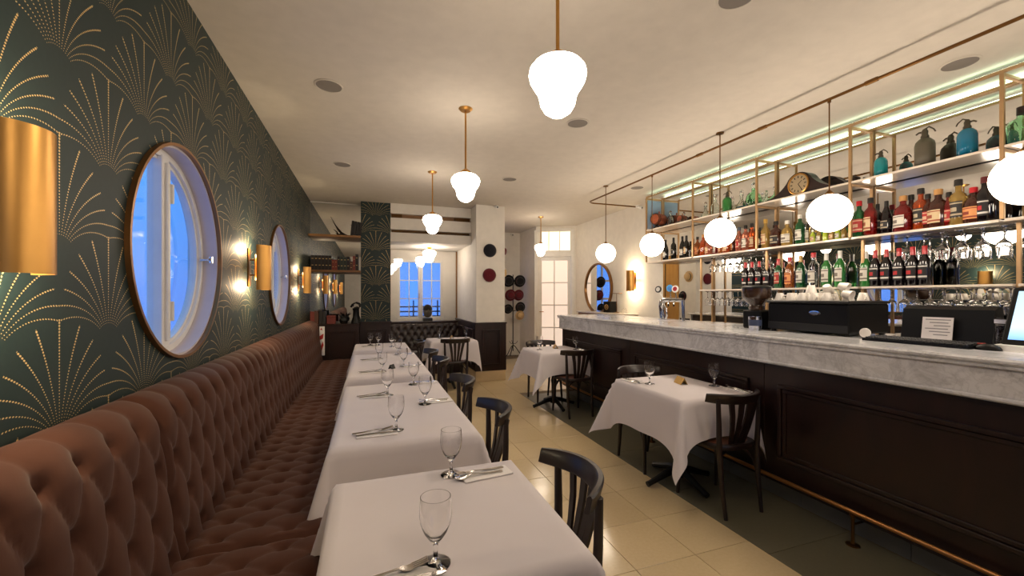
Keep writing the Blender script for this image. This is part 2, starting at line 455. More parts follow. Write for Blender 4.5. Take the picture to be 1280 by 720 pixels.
wain('trim_3', m, [frame_y(MB(), CY+.1, CY+.75, CX0-.022, .27, .88, .05, .018), frame_y(MB(), CY+.85, CY+1.5, CX0-.022, .27, .88, .05, .018)])
m = MB(); m.box(CX1+.0005, CX1+.022, CY, 7.2, .175, .975, .003)
struct(m.build('trim_7', 'wood'))
d2 = struct(MB().box(CX1+.001, CX1+.03, 7.24, 8.05, 0, 2.35, .003).build('door_2', 'goldwood'))
MB().box(CX1+.03, CX1+.034, 7.63, 7.65, .02, 2.33).build('door_gap', 'dark', d2)
MB().tube([(CX1+.03, 7.60, 1.05), (CX1+.07, 7.60, 1.05), (CX1+.07, 7.60, 1.2), (CX1+.03, 7.60, 1.2)], .008, 8).build('door_handle', 'brass', d2)
# wainscot below the pilaster
m = MB(); m.box(-.14, .341, 7.12, 7.5, 0, 1.0, .003); m.box(-.14, .36, 7.10, 7.5, 1.0, 1.03, .004)
wain('trim_4', m, [frame_x(MB(), -.05, .27, 7.12, .2, .9, .04)])
# soffit with air slots over the niche
m = MB(); SY = 7.12
m.box(NX0, NX1, SY, 8.4, 2.36, 2.515, .003); m.box(NX0, NX1, SY, 8.4, 2.565, 2.76, .003); m.box(NX0, NX1, SY, 8.4, 2.83, CZ-.0005, .003)
m.box(NX0, NX1, SY+.10, 8.4, 2.50, 2.85)
sof = struct(m.build('trim_5', 'white'))
vent = thing('air_vent', 'slim upper air conditioning slot with metal louvre ends over the niche', 'vent', (0, 0, 0))
MB().box(NX0+.02, NX1-.02, SY+.06, SY+.09, 2.765, 2.825).build('backing', 'shelfwood', vent)
for x0, x1 in ((NX0+.02, .53), (1.42, NX1-.02)):
    for k in range(5): MB().box(x0, x1, SY+.012, SY+.055, 2.767+.012*k, 2.772+.012*k).build('louvre', 'brass_dark', vent)
vent2 = thing('air_vent', 'dark lower air conditioning slot just above the niche window', 'vent', (0, 0, 0))
MB().box(NX0+.02, NX1-.02, SY+.06, SY+.09, 2.518, 2.562).build('backing', 'dark', vent2)
for k in range(2): MB().box(NX0+.02, NX1-.02, SY+.02, SY+.055, 2.528+.018*k, 2.533+.018*k).build('louvre', 'brass_dark', vent2)
# niche window: casements behind a brown framed fixed glass
win = struct(MB().box(NX0+.06, NX1-.001, 8.335, 8.341, .95, 2.37).build('window_3', 'pane'))
m = MB(); fx0, fx1, fz0, fz1 = NX0+.06, NX1-.001, .95, 2.38
m.box(fx0-.03, fx0, 8.31, 8.37, fz0, fz1+.03, .003); m.box(fx1-.028, fx1-.0005, 8.31, 8.334, fz0, fz1+.03, .003); m.box(fx0, fx1-.028, 8.31, 8.37, fz1, fz1+.03, .003)
m.build('window_surround', 'bronze', win)
m = MB(); yw0, yw1 = NY+.02, NY+.07
def sash(m, x0, x1, z0, z1, cols, rows_, st=.045, b=.018):
    m.box(x0, x0+st, yw0, yw1, z0, z1, .003); m.box(x1-st, x1, yw0, yw1, z0, z1, .003)
    m.box(x0+st, x1-st, yw0, yw1, z0, z0+st, .003); m.box(x0+st, x1-st, yw0, yw1, z1-st, z1, .003)
    for c_ in range(1, cols): x = x0+st+(x1-x0-2*st)*c_/cols; m.box(x-b/2, x+b/2, yw0+.005, yw1-.005, z0+st, z1-st)
    for r in range(1, rows_): z = z0+st+(z1-z0-2*st)*r/rows_; m.box(x0+st, x1-st, yw0+.006, yw1-.006, z-b/2, z+b/2)
mid = (VX0+VX1)/2
for a, b in ((VX0, mid-.002), (mid+.002, VX1)):
    q = MB(); sash(q, a, b, VZ0, VZ1, 2, 3); so = q.build('casement', 'trimwhite', win)
    for c_ in range(2):
        for r in range(3):
            x0 = a+.045+(b-a-.09)*c_/2; z0 = VZ0+.045+(VZ1-VZ0-.09)*r/3
            MB().box(x0+.003, x0+(b-a-.09)/2-.003, NY+.044, NY+.048, z0+.003, z0+(VZ1-VZ0-.09)/3-.003).build('pane', 'pane', so)
MB().tube([(mid-.03, NY+.02, 1.5), (mid-.03, NY-.02, 1.5), (mid-.03, NY-.02, 1.4)], .007, 8).build('window_handle', 'brass', win)
# outside the niche window: street terrace rail and a dim facade
ter = thing('terrace_railing', 'dark terrace furniture outline seen through the lower niche window panes', 'railing', (0, 0, 0))
for k in range(4): MB().box(.3, 1.9, 9.6, 9.63, .86+.11*k, .89+.11*k).build('bar', 'blackmetal', ter)
for x in (.35, .95, 1.5): MB().box(x, x+.03, 9.6, 9.63, -.1, 1.35).build('post', 'blackmetal', ter)
# round windows
def round_window(n, wy, label):
    N = 64
    def ring(r0, r1, x0, x1):
        m = MB(); pr = [(r0, x0), (r1, x0), (r1, x1), (r0, x1), (r0, x0)]
        o = m.n()
        for k in range(N):
            t = 2*pi*k/N
            for r, x in pr[:4]: m.v.append((x, wy+r*cos(t), WZ+r*sin(t)))
        for k in range(N):
            k2 = (k+1) % N
            for i in range(4): j = (i+1) % 4; m.face(o+4*k+i, o+4*k+j, o+4*k2+j, o+4*k2+i, sm=True)
        return m
    g = MB(); g.prism([(wy+a, WZ+b) for a, b in arc(0, 0, .488, 0, 2*pi, N)[:-1]], -1.008, -1.004, 'yz')
    w = struct(g.build(n, 'pane'))
    ring(WR-.004, WR+.010, XL-.03, XL+.020).build('window_ring', 'bronze', w)
    ring(WR-.014, WR-.003, XL-.15, XL-.002).build('window_reveal', 'sill', w)
    ring(.478, WR-.0135, XL-.135, XL-.075).build('window_frame', 'trimwhite', w)
    ring(.462, .49, XL-.125, XL-.092).build('window_bead', 'trimwhite', w)
    m = MB(); m.box(XL-.135, XL-.07, wy-.038, wy+.038, WZ-.485, WZ+.485, .004); m.box(XL-.072, XL-.055, wy-.014, wy+.014, WZ-.45, WZ+.45, .004)
    m.build('mullion', 'trimwhite', w)
    m = MB()
    for z in (WZ+.3, WZ-.3): m.box(XL-.07, XL-.045, wy+.014, wy+.03, z-.05, z+.05, .003)
    m.build('hinge', 'trimwhite', w)
    m = MB(); m.tube([(XL-.075, wy+.47, WZ), (XL-.02, wy+.47, WZ), (XL-.012, wy+.42, WZ)], .007, 8); m.lathe([(.0, -.02), (.012, -.02), (.012, .02), (0, .02)], 12, (XL-.02, wy+.47, WZ))
    m.build('catch', 'chrome', w)
    return w
for k, wy in enumerate(WY): round_window('window_%d' % (k+1), wy, '')
# ================================================================ BANQUETTE
A_, B_ = .144, .165
def tuft(s, t, flatabove=None, A=.033, a=A_, b=B_):
    if flatabove is not None and t > flatabove:
        ph = s/a + flatabove/(2*b)
        u = abs(sin(pi*ph)); k = min(1, (t-flatabove)/.10)
        e = sqrt(u)
        pit = exp(-((t-flatabove)/.03)**2)*exp(-((ph-round(ph))*a/.03)**2)
        return A*(.35+.65*e*(1-.45*k)) - A*.75*pit
    p = s/a + t/(2*b); q = s/a - t/(2*b)
    u, v = abs(sin(pi*p)), abs(sin(pi*q))
    d = sqrt((u*u+v*v)/2)
    dp, dq = p-round(p), q-round(q)
    ds, dt = (dp+dq)/2*a, (dp-dq)*b
    pit = exp(-(ds*ds+dt*dt)/(.022**2))
    return A*(.70*sqrt(u*v)**.52+.30*sqrt(d)) - A*.85*pit
def polyline(pts, step):
    """resample a 2d polyline, return points, normals (left-hand), arc lengths"""
    out = []; L = 0
    cum = [0]
    for a, b in zip(pts, pts[1:]): cum.append(cum[-1]+hypot(b[0]-a[0], b[1]-a[1]))
    n = max(2, int(cum[-1]/step)+1)
    for i in range(n):
        L = cum[-1]*i/(n-1); k = 0
        while k < len(cum)-2 and cum[k+1] < L: k += 1
        f = (L-cum[k])/(cum[k+1]-cum[k]); a, b = pts[k], pts[k+1]
        out.append([a[0]+(b[0]-a[0])*f, a[1]+(b[1]-a[1])*f, L])
    res = []
    for i, (x, z, L) in enumerate(out):
        a, b = out[max(0, i-3)], out[min(n-1, i+3)]
        tx, tz = b[0]-a[0], b[1]-a[1]; h = hypot(tx, tz); res.append((x, z, tz/h, -tx/h, L))
    return res, cum
def banquette(y0, y1, label, fine):
    root = thing('banquette', label, 'banquette', (XL+.35, (y0+y1)/2, 0), 0, 'tufted banquette modules along the papered wall')
    ox, oy = XL+.35, (y0+y1)/2
    back = [(-.668, .40), (-.690, .50)] + [(-.690-.055*k/5, .50+.46*k/5) for k in range(1, 6)] + \
           [(-.755, .995), (-.768, 1.02), (-.79, 1.042), (-.82, 1.056), (-.86, 1.062), (-.897, 1.058)]
    pr, cum = polyline(back, fine)
    zt = 1.02-.02
    # arc length where z is .985 (top button row)
    Ltop = min((abs(z-.985), L) for x, z, nx, nz, L in pr if L < cum[-1]*.85)[1]
    ny = int((y1-y0)/fine)+1
    def disp_edge(y):
        e = min(y-y0, y1-y); return -.03*exp(-(e/.018)**2) if e < .08 else 0
    def fb(i, j):
        y = y0+(y1-y0)*i/(ny-1); x, z, nx, nz, L = pr[j]
        t = L-Ltop
        h = tuft(y, t, 0.0) + disp_edge(y)
        w = min(1, (cum[-1]-L)/.06); h *= w
        return (x+nx*h-ox, y-oy, z+nz*h)
    m = MB().grid(ny, len(pr), fb)
    o = m.n(); m.v += [(-.897-ox, y0-oy, .06), (-.70-ox, y0-oy, .06), (-.897-ox, y1-oy, .06), (-.70-ox, y1-oy, .06)]
    n_ = len(pr)
    m.face(*([k for k in range(n_)]+[o, o+1])); m.face(*([(ny-1)*n_+k for k in range(n_)]+[o+2, o+3]))
    m.build('backrest', 'suede', root, fix=False, sharp=80)
    seat = [(-.668, .455), (-.20, .462), (-.165, .452), (-.145, .425), (-.142, .38), (-.142, .33)]
    ps, cs = polyline(seat, fine)
    def fs(i, j):
        y = y0+(y1-y0)*i/(ny-1); x, z, nx, nz, L = ps[j]; nx, nz = -nx, -nz
        k = 1-min(1, max(0, (L-.47)/.05))
        h = (tuft(y+.07, L-.09, None, .024, A_, .13)*k + .008*(1-k)) + disp_edge(y)
        return (x+nx*h-ox, y-oy, z+nz*h)
    m = MB().grid(ny, len(ps), fs)
    n_ = len(ps); o = m.n(); m.v += [(-.668-ox, y0-oy, .33), (-.668-ox, y1-oy, .33)]
    m.face(*([k for k in range(n_)]+[o])); m.face(*([(ny-1)*n_+k for k in range(n_)]+[o+1]))
    m.build('seat', 'suede', root, fix=False, sharp=80)
    MB().box(-.88-ox, -.17-ox, y0-oy+.004, y1-oy-.004, .0, .34, .004).build('base', 'wood', root)
    return root
BY = [-.45, 1.87, 4.18, 6.86]
banquette(BY[0], BY[1], 'brown tufted banquette module nearest the camera, under the first brass sconce', .0105)
banquette(BY[1], BY[2], 'middle brown tufted banquette module, under the nearer round window', .0105)
banquette(BY[2], BY[3], 'farthest brown tufted banquette module, ending at the dark cabinet', .015)
# dark leather banquette in the niche (faces the room)
nb = thing('leather_banquette', 'dark brown buttoned leather bench in the niche below the window', 'banquette', ((NX0+NX1)/2, 8.1, 0))
ox, oy = (NX0+NX1)/2, 8.1
pr, cum = polyline([(0, .42), (.05, .80), (.06, .90), (.09, .925), (.15, .93)], .016)
nx_ = int((1.68-.36)/.016)
def fn(i, j):
    x = .362+(1.688-.362)*i/(nx_-1); q, z, a, b, L = pr[j]
    h = tuft(x, L-.40, .06, .022, .13, .11)
    return (x-ox, 8.06+q-abs(a)*h-oy, z)
m = MB().grid(nx_, len(pr), fn); m.build('backrest', 'leather', nb, fix=False, sharp=80)
MB().box(.362-ox, 1.688-ox, 7.62-oy, 8.15-oy, .33, .45, .03).build('seat', 'leather', nb)
MB().box(.362-ox, 1.688-ox, 7.68-oy, 8.3-oy, 0, .34, .004).build('base', 'wood', nb)
MB().box(.35-ox, 1.688-ox, 8.14-oy, 8.305-oy, .34, .925, .004).build('back_board', 'wood', nb)
MB().box(.345-ox, 1.688-ox, 8.13-oy, 8.308-oy, .925, .955, .005).build('cap', 'wood', nb)
# ================================================================ BAR
BX, BT = 2.65, 1.17; BE = 5.54; BS = -1.0
bar = thing('bar_counter', 'long marble topped bar with dark panelled wood front', 'bar', (3.1, (BE+BS)/2, 0))
bo = Vector((3.1, (BE+BS)/2, 0))
def bpart(m, name, mat, parent=None):
    m.xf(0, Matrix.Translation(-bo)); return m.build(name, mat, parent or bar)
for a, b in ((BS, 2.245), (2.247, 3.852), (3.854, BE+.03)):
    m = MB(); m.box(BX, 3.52, a, b, BT-.03, BT, .010); m.box(BX+.012, BX+.05, a, b, BT-.048, BT-.03, .004)
    bpart(m, 'marble_slab', 'marble')
for a, b in ((BS, 2.149), (2.151, 3.852), (3.854, BE)):
    bpart(MB().box(BX+.03, BX+.06, a, b, .995, BT-.048, .002), 'marble_apron', 'marble')
bpart(MB().box(BX+.018, BX+.06, BS, BE, .970, .995, .008), 'marble_bead', 'marble')
bpart(MB().box(BX+.03, 3.5, BE-.03, BE, .995, BT-.03, .002), 'marble_end', 'marble')
WXF = 2.725
for a, b, f0, f1 in ((BS, 2.219, .2, 2.105), (2.222, 3.852, 2.345, 3.76), (3.855, BE-.01, 4.01, 5.40)):
    p = bpart(MB().box(WXF, WXF+.03, a, b, .13, .970, .002), 'front_panel', 'wood')
    f = frame_y(MB(), f0, f1, WXF, .305, .83, .05, .022); f.xf(0, Matrix.Translation(-bo)); f.build('moulding', 'wood', p)
bpart(MB().box(WXF, 3.48, BE-.045, BE-.012, .13, .995, .002), 'end_panel', 'wood')
bpart(MB().box(3.45, 3.48, BS, BE-.045, .05, BT-.03, .002), 'back_panel', 'wood')
y = BS
while y < BE-.06:
    bpart(MB().box(2.80, 2.83, y+.001, min(y+.6, BE-.05)-.001, 0, .13, .002), 'kick_stone', 'kick'); y += .6
rail = MB().tube([(2.66, BS, .193), (2.66, 2.2, .193), (2.66, BE-.1, .193)], .0135, 12); ro = bpart(rail, 'foot_rail', plain('copper_brass_rail', sr(196, 140, 84), .32, .9))
for y in (-.2, 1.602, 3.4, 5.2):
    m = MB(); m.lathe([(0, 0), (.035, 0), (.035, .006), (.012, .012), (.009, .02), (.009, .16), (.016, .168), (.016, .18), (0, .18)], 14, (2.66, y, 0))
    m.tube([(2.66, y, .12), (2.805, y, .12)], .006, 8); m.xf(0, Matrix.Translation(-bo)); m.build('rail_bracket', 'brass_dark', ro)
# ---- shelf unit (back bar)
SX, LX = 4.0, 4.10                       # front of upper / lower frame
PY = [5.238, 4.287, 3.351, 2.428, 1.511, .59]
ZT, Z2, Z1, ZL, ZC = 2.94, 2.455, 1.965, 1.532, 1.09
bb = plane_box('wall_mirror_bar', 'mirror', XR-.008, XR-.001, .2, PY[0]-.01, ZC, 2.95)
unit = thing('bar_shelf_unit', 'tall brass tube shelving against the bar mirror', 'shelf unit', (4.15, 3, 0))
uo = Vector((4.15, 3, 0))
def upart(m, name, mat, parent=None): m.xf(0, Matrix.Translation(-uo)); return m.build(name, mat, parent or unit)
R = .011
for y in PY:
    upart(MB().box(SX-R, SX+R, y-R, y+R, Z1+.0, ZT, .002), 'post', 'frame_brass')
    upart(MB().box(XR-.034, XR-.012, y-R, y+R, Z1, ZT, .002), 'post', 'frame_brass')
    if y < 5:
        upart(MB().box(LX-R, LX+R, y-.04-R, y-.04+R, ZC, Z1-.02, .002), 'post', 'frame_brass')
        upart(MB().box(XR-.034, XR-.012, y-.04-R, y-.04+R, ZC, Z1-.02, .002), 'post', 'frame_brass')
    for z in (ZT, Z2-.02):
        upart(MB().box(SX+R, XR-.034, y-R, y+R, z-2*R, z, .002), 'cross_rail', 'frame_brass')
for x in (SX, XR-.023):
    upart(MB().box(x-R, x+R, PY[-1], PY[0], ZT, ZT+2*R, .002), 'long_rail', 'frame_brass')
shelfm = plain('pale_lacquer_shelf', sr(226, 214, 200), .12)
for y1, y0 in zip(PY, PY[1:]):
    upart(MB().box(SX-.012, XR-.036, y0+R+.001, y1-R-.001, Z2-.018, Z2, .003), 'shelf', shelfm)
    upart(MB().box(SX-.012, XR-.036, y0+R+.001, y1-R-.001, Z1-.020, Z1, .003), 'shelf', shelfm)
for y1, y0 in zip(PY[1:], PY[2:]):
    upart(MB().box(LX-.05, XR-.036, y0-.04+R+.001, y1-.04-R-.001, ZL-.018, ZL, .003), 'shelf', shelfm)
gp = upart(MB().box(SX+.02, XR-.04, PY[0]-.004, PY[0]+.004, Z2+.02, ZT-.03), 'end_pane', plain('blue_tinted_glass', sr(150, 176, 205), .05))
upart(MB().box(XR-.020, XR-.010, PY[-1]+.05, PY[0]-.05, ZT+.0225, ZT+.028), 'led_strip', 'led')
upart(MB().box(SX+.001, SX+.009, PY[-1]+.05, PY[0]-.05, ZT+.0225, ZT+.026), 'led_strip', 'led')
# back counter under the shelves
bc = thing('back_counter', 'low cream back bar cabinet under the mirror shelves', 'cabinet', (4.1, 2.5, 0))
MB().box(-.14, .195, -2.2, 2.2, 0, ZC-.03, .003).build('body', 'trimwhite', bc); MB().box(-.16, .198, -2.22, 2.22, ZC-.03, ZC, .004).build('worktop', shelfm, bc)
for k in range(6): MB().box(-.156, -.14, -2.18+.73*k, -2.18+.73*k+.70, .1, ZC-.06, .003).build('door', 'trimwhite', bc)
# ---- pipe rail over the bar
pr_ = thing('ceiling_pipe_rail', 'thin aged brass pipe hung under the ceiling above the bar', 'rail', (3.15, 2, CZ))
pts = [(0, -2.6, -.125), (0, 3.42, -.125)] + [(.12-.12*cos(t), 3.42+.12*sin(t), -.125) for t in [pi/2*k/8 for k in range(1, 9)]] + [(.12+.75, 3.54, -.125)]
MB().tube(pts, .011, 10).build('pipe', 'brass_dark', pr_)
for y in (-.25, .55): 
    MB().tube([(0, y, -.125), (0, y+.07, -.125)], .016, 10).build('coupling', 'brass_dark', pr_)
MB().tube([(0, 1.75-.5, -.125), (0, 1.82-.5, -.125)], .016, 10).build('coupling', 'brass_dark', pr_)
# ---- globes over the bar
def bar_pendant(y, toceil, label):
    t = thing('globe_pendant', label, 'pendant lamp', (3.15, y, 2.05), 0, 'globe pendants over the bar')
    top = CZ-2.05 if toceil else .816
    MB().tube([(0, 0, .13), (0, 0, top)], .0045 if not toceil else .0055, 8).build('rod', 'brass_dark', t)
    if toceil: MB().lathe([(0, top-.012), (.035, top-.012), (.035, top), (0, top)], 16).build('canopy', 'brass_dark', t)
    else: MB().lathe([(0, .80), (.012, .80), (.012, .826), (0, .826)], 10).build('clamp', 'brass_dark', t)
    MB().lathe([(0, .128), (.028, .128), (.030, .14), (.010, .165), (0, .165)], 16).build('cap', 'brass_dark', t)
    MB().lathe([(max(0, .135*sin(pi*k/20)), -.135*cos(pi*k/20)) for k in range(21)], 32).build('globe', 'globe', t)
for y, c_, l in ((5.02, 1, 'small looking white globe pendant above the bar end, beside the round mirror'), (4.02, 0, 'white globe pendant hanging over the beer tap'),
                 (3.03, 1, 'white globe pendant between the beer tap and the coffee grinder'), (2.05, 0, 'large white globe pendant in front of the mantel clock'),
                 (1.10, 1, 'white globe pendant cut by the right edge of the photo'), (.1, 0, 'added white globe pendant beyond the right edge, unseen, for light and mirrors')):  # last globe is out of view, added for its light and mirror images
    bar_pendant(y, c_, l)
# ---- schoolhouse pendants
def school(x, y, zc, label, s=1.0):
    t = thing('schoolhouse_pendant', label, 'pendant lamp', (x, y, zc), 0, 'opal schoolhouse pendants on the ceiling')
    top = CZ-zc
    MB().tube([(0, 0, .14*s), (0, 0, top)], .008*s, 10).build('rod', 'brass', t)
    MB().lathe([(0, top-.02), (.04, top-.02), (.058, top-.004), (.058, top), (0, top)], 20).build('canopy', 'brass', t)
    MB().lathe([(.056*s, .098*s), (.05*s, .115*s), (.03*s, .132*s), (.012*s, .145*s), (0, .146*s)], 20).build('fitter', 'brass', t)
    pf = [(0, -.135), (.03, -.13), (.056, -.112), (.072, -.085), (.078, -.055), (.084, -.035), (.10, -.012), (.115, .015), (.121, .04), (.117, .062), (.10, .083), (.075, .096), (.05, .101), (0, .102)]
    MB().lathe([(r*s, z*s) for r, z in pf], 32).build('shade', 'school', t)
school(.75, 1.567, 2.338, 'largest opal schoolhouse pendant, top centre of the photo')
school(.757, 3.335, 2.36, 'middle opal schoolhouse pendant on a long brass rod', .98)
school(.751, 5.17, 2.36, 'opal schoolhouse pendant in front of the air slots and niche')
school(3.18, 7.40, 2.36, 'small far opal schoolhouse pendant near the glazed door', 1.0)
t = thing('flush_lamp', 'opal schoolhouse lamp mounted on the niche ceiling before the window', 'ceiling lamp', (1.06, 7.68, 2.20))
MB().lathe([(0, .13), (.03, .13), (.06, .15), (.06, .16), (0, .16)], 20).build('canopy', 'brass', t)
MB().lathe([(.056, .098), (.05, .115), (.03, .132), (0, .132)], 20).build('fitter', 'brass', t)
MB().lathe([(0, -.135), (.03, -.13), (.056, -.112), (.072, -.085), (.078, -.055), (.084, -.035), (.10, -.012), (.115, .015), (.121, .04), (.117, .062), (.10, .083), (.075, .096), (.05, .101), (0, .102)], 32).build('shade', 'school', t)
school(.75, -.25, 2.36, 'added opal schoolhouse pendant behind the camera, unseen, for light and reflections')  # unseen extra lamp, added to light the near end and for reflections
# ---- ceiling speakers
for x, y, l in ((-.278, 3.299, 'on the left above the banquette, nearer one'), (-.294, 5.22, 'on the left above the banquette, farther one'), (1.768, 3.28, 'over the aisle beside the largest pendant'),
                (1.764, 5.15, 'over the aisle towards the white column'), (1.80, 1.62, 'cut by the top edge of the photo'), (3.72, 1.60, 'above the right end of the bar shelves'), (3.62, 4.95, 'above the far end of the bar shelves')):
    t = thing('ceiling_speaker', 'round grey ceiling speaker ' + l, 'speaker', (x, y, CZ), 0, 'round ceiling speakers')
    MB().lathe([(.088, 0), (.10, 0), (.10, -.004), (.09, -.007), (.088, -.005), (.088, 0)], 28, cap=False).build('rim', 'ceil', t)
    MB().lathe([(0, -.001), (0, -.0055), (.088, -.004), (.088, -.001)], 28).build('grille', 'grey', t)
# ---- sconces
def sconce(loc, rot, label):
    t = thing('wall_sconce', label, 'wall lamp', loc, rot, 'brass wall sconces')   # local: wall at x=0, room towards +x
    MB().box(0, .012, -.032, .032, -.15, .15, .003).build('back_plate', 'brass_dark', t)
    m = MB()
    for z in (-.06, .06): m.tube([(.012, 0, z), (.062, 0, z)], .006, 8)
    m.build('arm', 'brass_dark', t)
    m = MB(); H_ = .176
    o_ = arc(0.075, 0, .085, -pi*.5, pi*.5, 16); i_ = arc(0.075, 0, .081, pi*.5, -pi*.5, 16)
    m.prism(o_+i_, -H_, H_, 'xy', sm=True); m.build('shade', 'brass', t, sharp=50)
    MB().box(.060, .064, -.07, .07, -.10, .10, .001).build('inner_plate', 'brass', t)
    for z in (-.10, .10):
        b = MB(); b.lathe([(0, -.022), (.014, -.02), (.017, 0), (.014, .02), (0, .022)], 12, (.085, 0, z)); b.build('bulb', 'bulb', t)
        L = bpy.data.lights.new('sconce_light', 'POINT'); L.energy = SCON; L.color = (1, .78, .5); L.shadow_soft_size = .02
        lo = bpy.data.objects.new('sconce_light', L); COL.objects.link(lo); lo.parent = t; lo.location = (.10, 0, z+(.05 if z > 0 else -.05))
sconce((XL, 1.33, 1.68), 0, 'large brass half-cylinder wall sconce at the left edge')
sconce((XL, 3.75, 1.675), 0, 'brass half-cylinder wall sconce between the two round windows')
sconce((XL, 6.17, 1.665), 0, 'small far brass wall sconce beyond the second round window')
sconce((XR, 5.95, 1.71), pi, 'brass wall sconce on the white wall beyond the bar shelves')
# ---- round mirror, ledge
t = thing('round_mirror', 'round brass framed mirror on the white wall past the bar end', 'mirror', (XR, 7.12, 1.60))
m = MB().lathe([(.47, 0), (.50, 0), (.50, .05), (.47, .05), (.47, 0)], 48, cap=False); m.xf(0, Matrix.Rotation(-pi/2, 4, 'Y')); m.build('frame', 'bronze', t)
m = MB().lathe([(0, .01), (.47, .01), (.47, .025), (0, .025)], 48); m.xf(0, Matrix.Rotation(-pi/2, 4, 'Y')); m.build('mirror_glass', 'mirror', t)
t = thing('wall_ledge', 'narrow pale wall ledge under the round mirror', 'shelf', (XR-.14, 6.7, 1.12))
MB().box(-.13, .138, -.85, .85, 0, .03, .004).build('board', shelfm, t); MB().box(-.10, .138, -.83, .83, -.2, 0, .003).build('apron', 'shelfwood', t)
# ================================================================ TABLES, CLOTHS, CHAIRS
TZ = .745
def table(cx, cy, w, d, label, two=False):
    t = thing('dining_table', label, 'table', (cx, cy, 0), 0, 'pedestal tables under white cloths')
    MB().box(-w/2, w/2, -d/2, d/2, TZ-.03, TZ, .004).build('table_top', 'wood', t)
    for oy_ in ((-d*.27, d*.27) if two else (0,)):
        MB().lathe([(0, .05), (.05, .05), (.045, .09), (.03, .12), (.032, .3), (.04, .34), (.03, .38), (.03, .66), (.06, .70), (.09, TZ-.031), (0, TZ-.031)], 16, (0, oy_, 0)).build('column', 'blackmetal', t)
        for k in range(4):
            a = pi/2*k; R_ = .29
            m = MB().tube([(.02*cos(a), oy_+.02*sin(a), .10), (.10*cos(a), oy_+.10*sin(a), .085), (.2*cos(a), oy_+.2*sin(a), .05), (.27*cos(a), oy_+.27*sin(a), .028), (R_*cos(a), oy_+R_*sin(a), .022)], [.03, .028, .022, .02, .022], 8)
            m.build('foot', 'blackmetal', t)
    return t
def cloth(cx, cy, w, d, drop, label, seed, corner=.30, flare=.10, dx=None, sag=0.0, rc=1.0):
    rnd = random.Random(seed); hx, hy = w/2+.004, d/2+.004; Z = TZ+.0035
    dl, dr_, dn, df = dx or (drop, drop, drop, drop)      # left, right, near, far drops
    def coords(h, lo, hi, n):
        a = [-h-lo*(1-k/10) for k in range(10)]; b = [-h+2*h*k/n for k in range(n+1)]; c_ = [h+hi*(k+1)/10 for k in range(10)]; return a+b+c_
    xs, ys_ = coords(hx, dl, dr_, 22), coords(hy, dn, df, 22 if d < 1 else 40)
    ph = [rnd.uniform(0, 6) for _ in range(6)]
    r0 = .014
    def fall(s_):           # cloth path over the rounded table edge: returns (out, down)
        if s_ < r0*pi/2: return r0*sin(s_/r0), r0*(1-cos(s_/r0))
        e = s_-r0*pi/2; return r0+e*flare*.55, r0+e*sqrt(1-(flare*.55)**2)
    def fn(i, j):
        x, y = xs[i], ys_[j]; a, b = abs(x)-hx, abs(y)-hy; sx, sy = (1 if x > 0 else -1), (1 if y > 0 else -1)
        wv = lambda u, f: .006*sin(u*9+ph[0]+f)+.004*sin(u*21+ph[1]+f)
        if a <= 0 and b <= 0:
            return (cx+x, cy+y, Z+.0007*sin(x*14+ph[2])*sin(y*11+ph[3]))
        if b <= 0:
            o_, dn_ = fall(a); q = min(1, a/.3)
            cf = exp(-((hy-abs(y))/.10)); o_ += q*wv(y, sx*2)+q*.025*cf; dn_ += q*sag*exp(-((hy-abs(y))/.06))
            return (cx+sx*(hx+o_), cy+y, Z-dn_)
        if a <= 0:
            o_, dn_ = fall(b); q = min(1, b/.3)
            cf = exp(-((hx-abs(x))/.10)); o_ += q*wv(x, 3+sy)+q*.025*cf; dn_ += q*sag*exp(-((hx-abs(x))/.06))
            return (cx+x, cy+sy*(hy+o_), Z-dn_)
        r = hypot(a, b); th = atan2(b, a); q = min(1, r/.3)
        o1, d1 = fall(r); s2 = sin(2*th)
        o_ = o1 + q*.025 + corner*(rc if sx > 0 else 1)*r*(s2**2)*.75
        o_ += q*((wv(sy*hy, sx*2) if th < pi/4 else wv(sx*hx, 3+sy)))*abs(cos(2*th))
        dd = sqrt(max(1e-5, d1*d1-(o_-o1)**2*.8)) if o_ > o1 else d1
        th2 = th
        return (cx+sx*(hx+o_*cos(th2)), cy+sy*(hy+o_*sin(th2)), Z-dd-q*sag)
    m = MB().grid(len(xs), len(ys_), fn)
    o = m.build('tablecloth', 'cloth', fix=False, sharp=70); return tag(o, label, 'tablecloth', 'white tablecloths')
# left row
LT = [(.23, 1.315, .68, .68, 0, 'nearest table of the banquette row'), (.185, 2.735, .69, 1.37, 1, 'long second table of the banquette row'),
      (.18, 4.50, .69, 1.43, 1, 'long third table of the banquette row'), (.17, 6.02, .68, .72, 0, 'small far table of the banquette row, before the dark cabinet')]
for k, (x, y, w, d, two, l) in enumerate(LT):
    table(x, y, w, d, 'dark pedestal under the cloth of the ' + l.replace(' of the banquette row', ''), two)
    cloth(x, y, w, d, .30, dx=(.265, .30, .30, .30), label='white linen cloth on the ' + l, seed=k+3)
table(2.285, 2.60, .62, .76, 'black iron pedestal table under the nearer cloth beside the bar'); cloth(2.285, 2.60, .62, .76, .29, 'white cloth with long hanging corners on the nearer table beside the bar', 11, .52, rc=.2, sag=.09, dx=(.33, .30, .275, .30))
table(2.30, 4.92, .62, .62, 'black iron pedestal table under the farther cloth beside the bar'); cloth(2.30, 4.92, .62, .62, .29, 'white cloth on the farther table beside the bar', 12, .52, rc=.2, sag=.09, dx=(.33, .30, .275, .30))
table(1.26, 6.60, .70, .60, 'pedestal table under the cloth beside the white column'); cloth(1.26, 6.60, .70, .60, .31, 'white cloth on the table beside the white column', 13, .45, rc=.15, sag=.08)
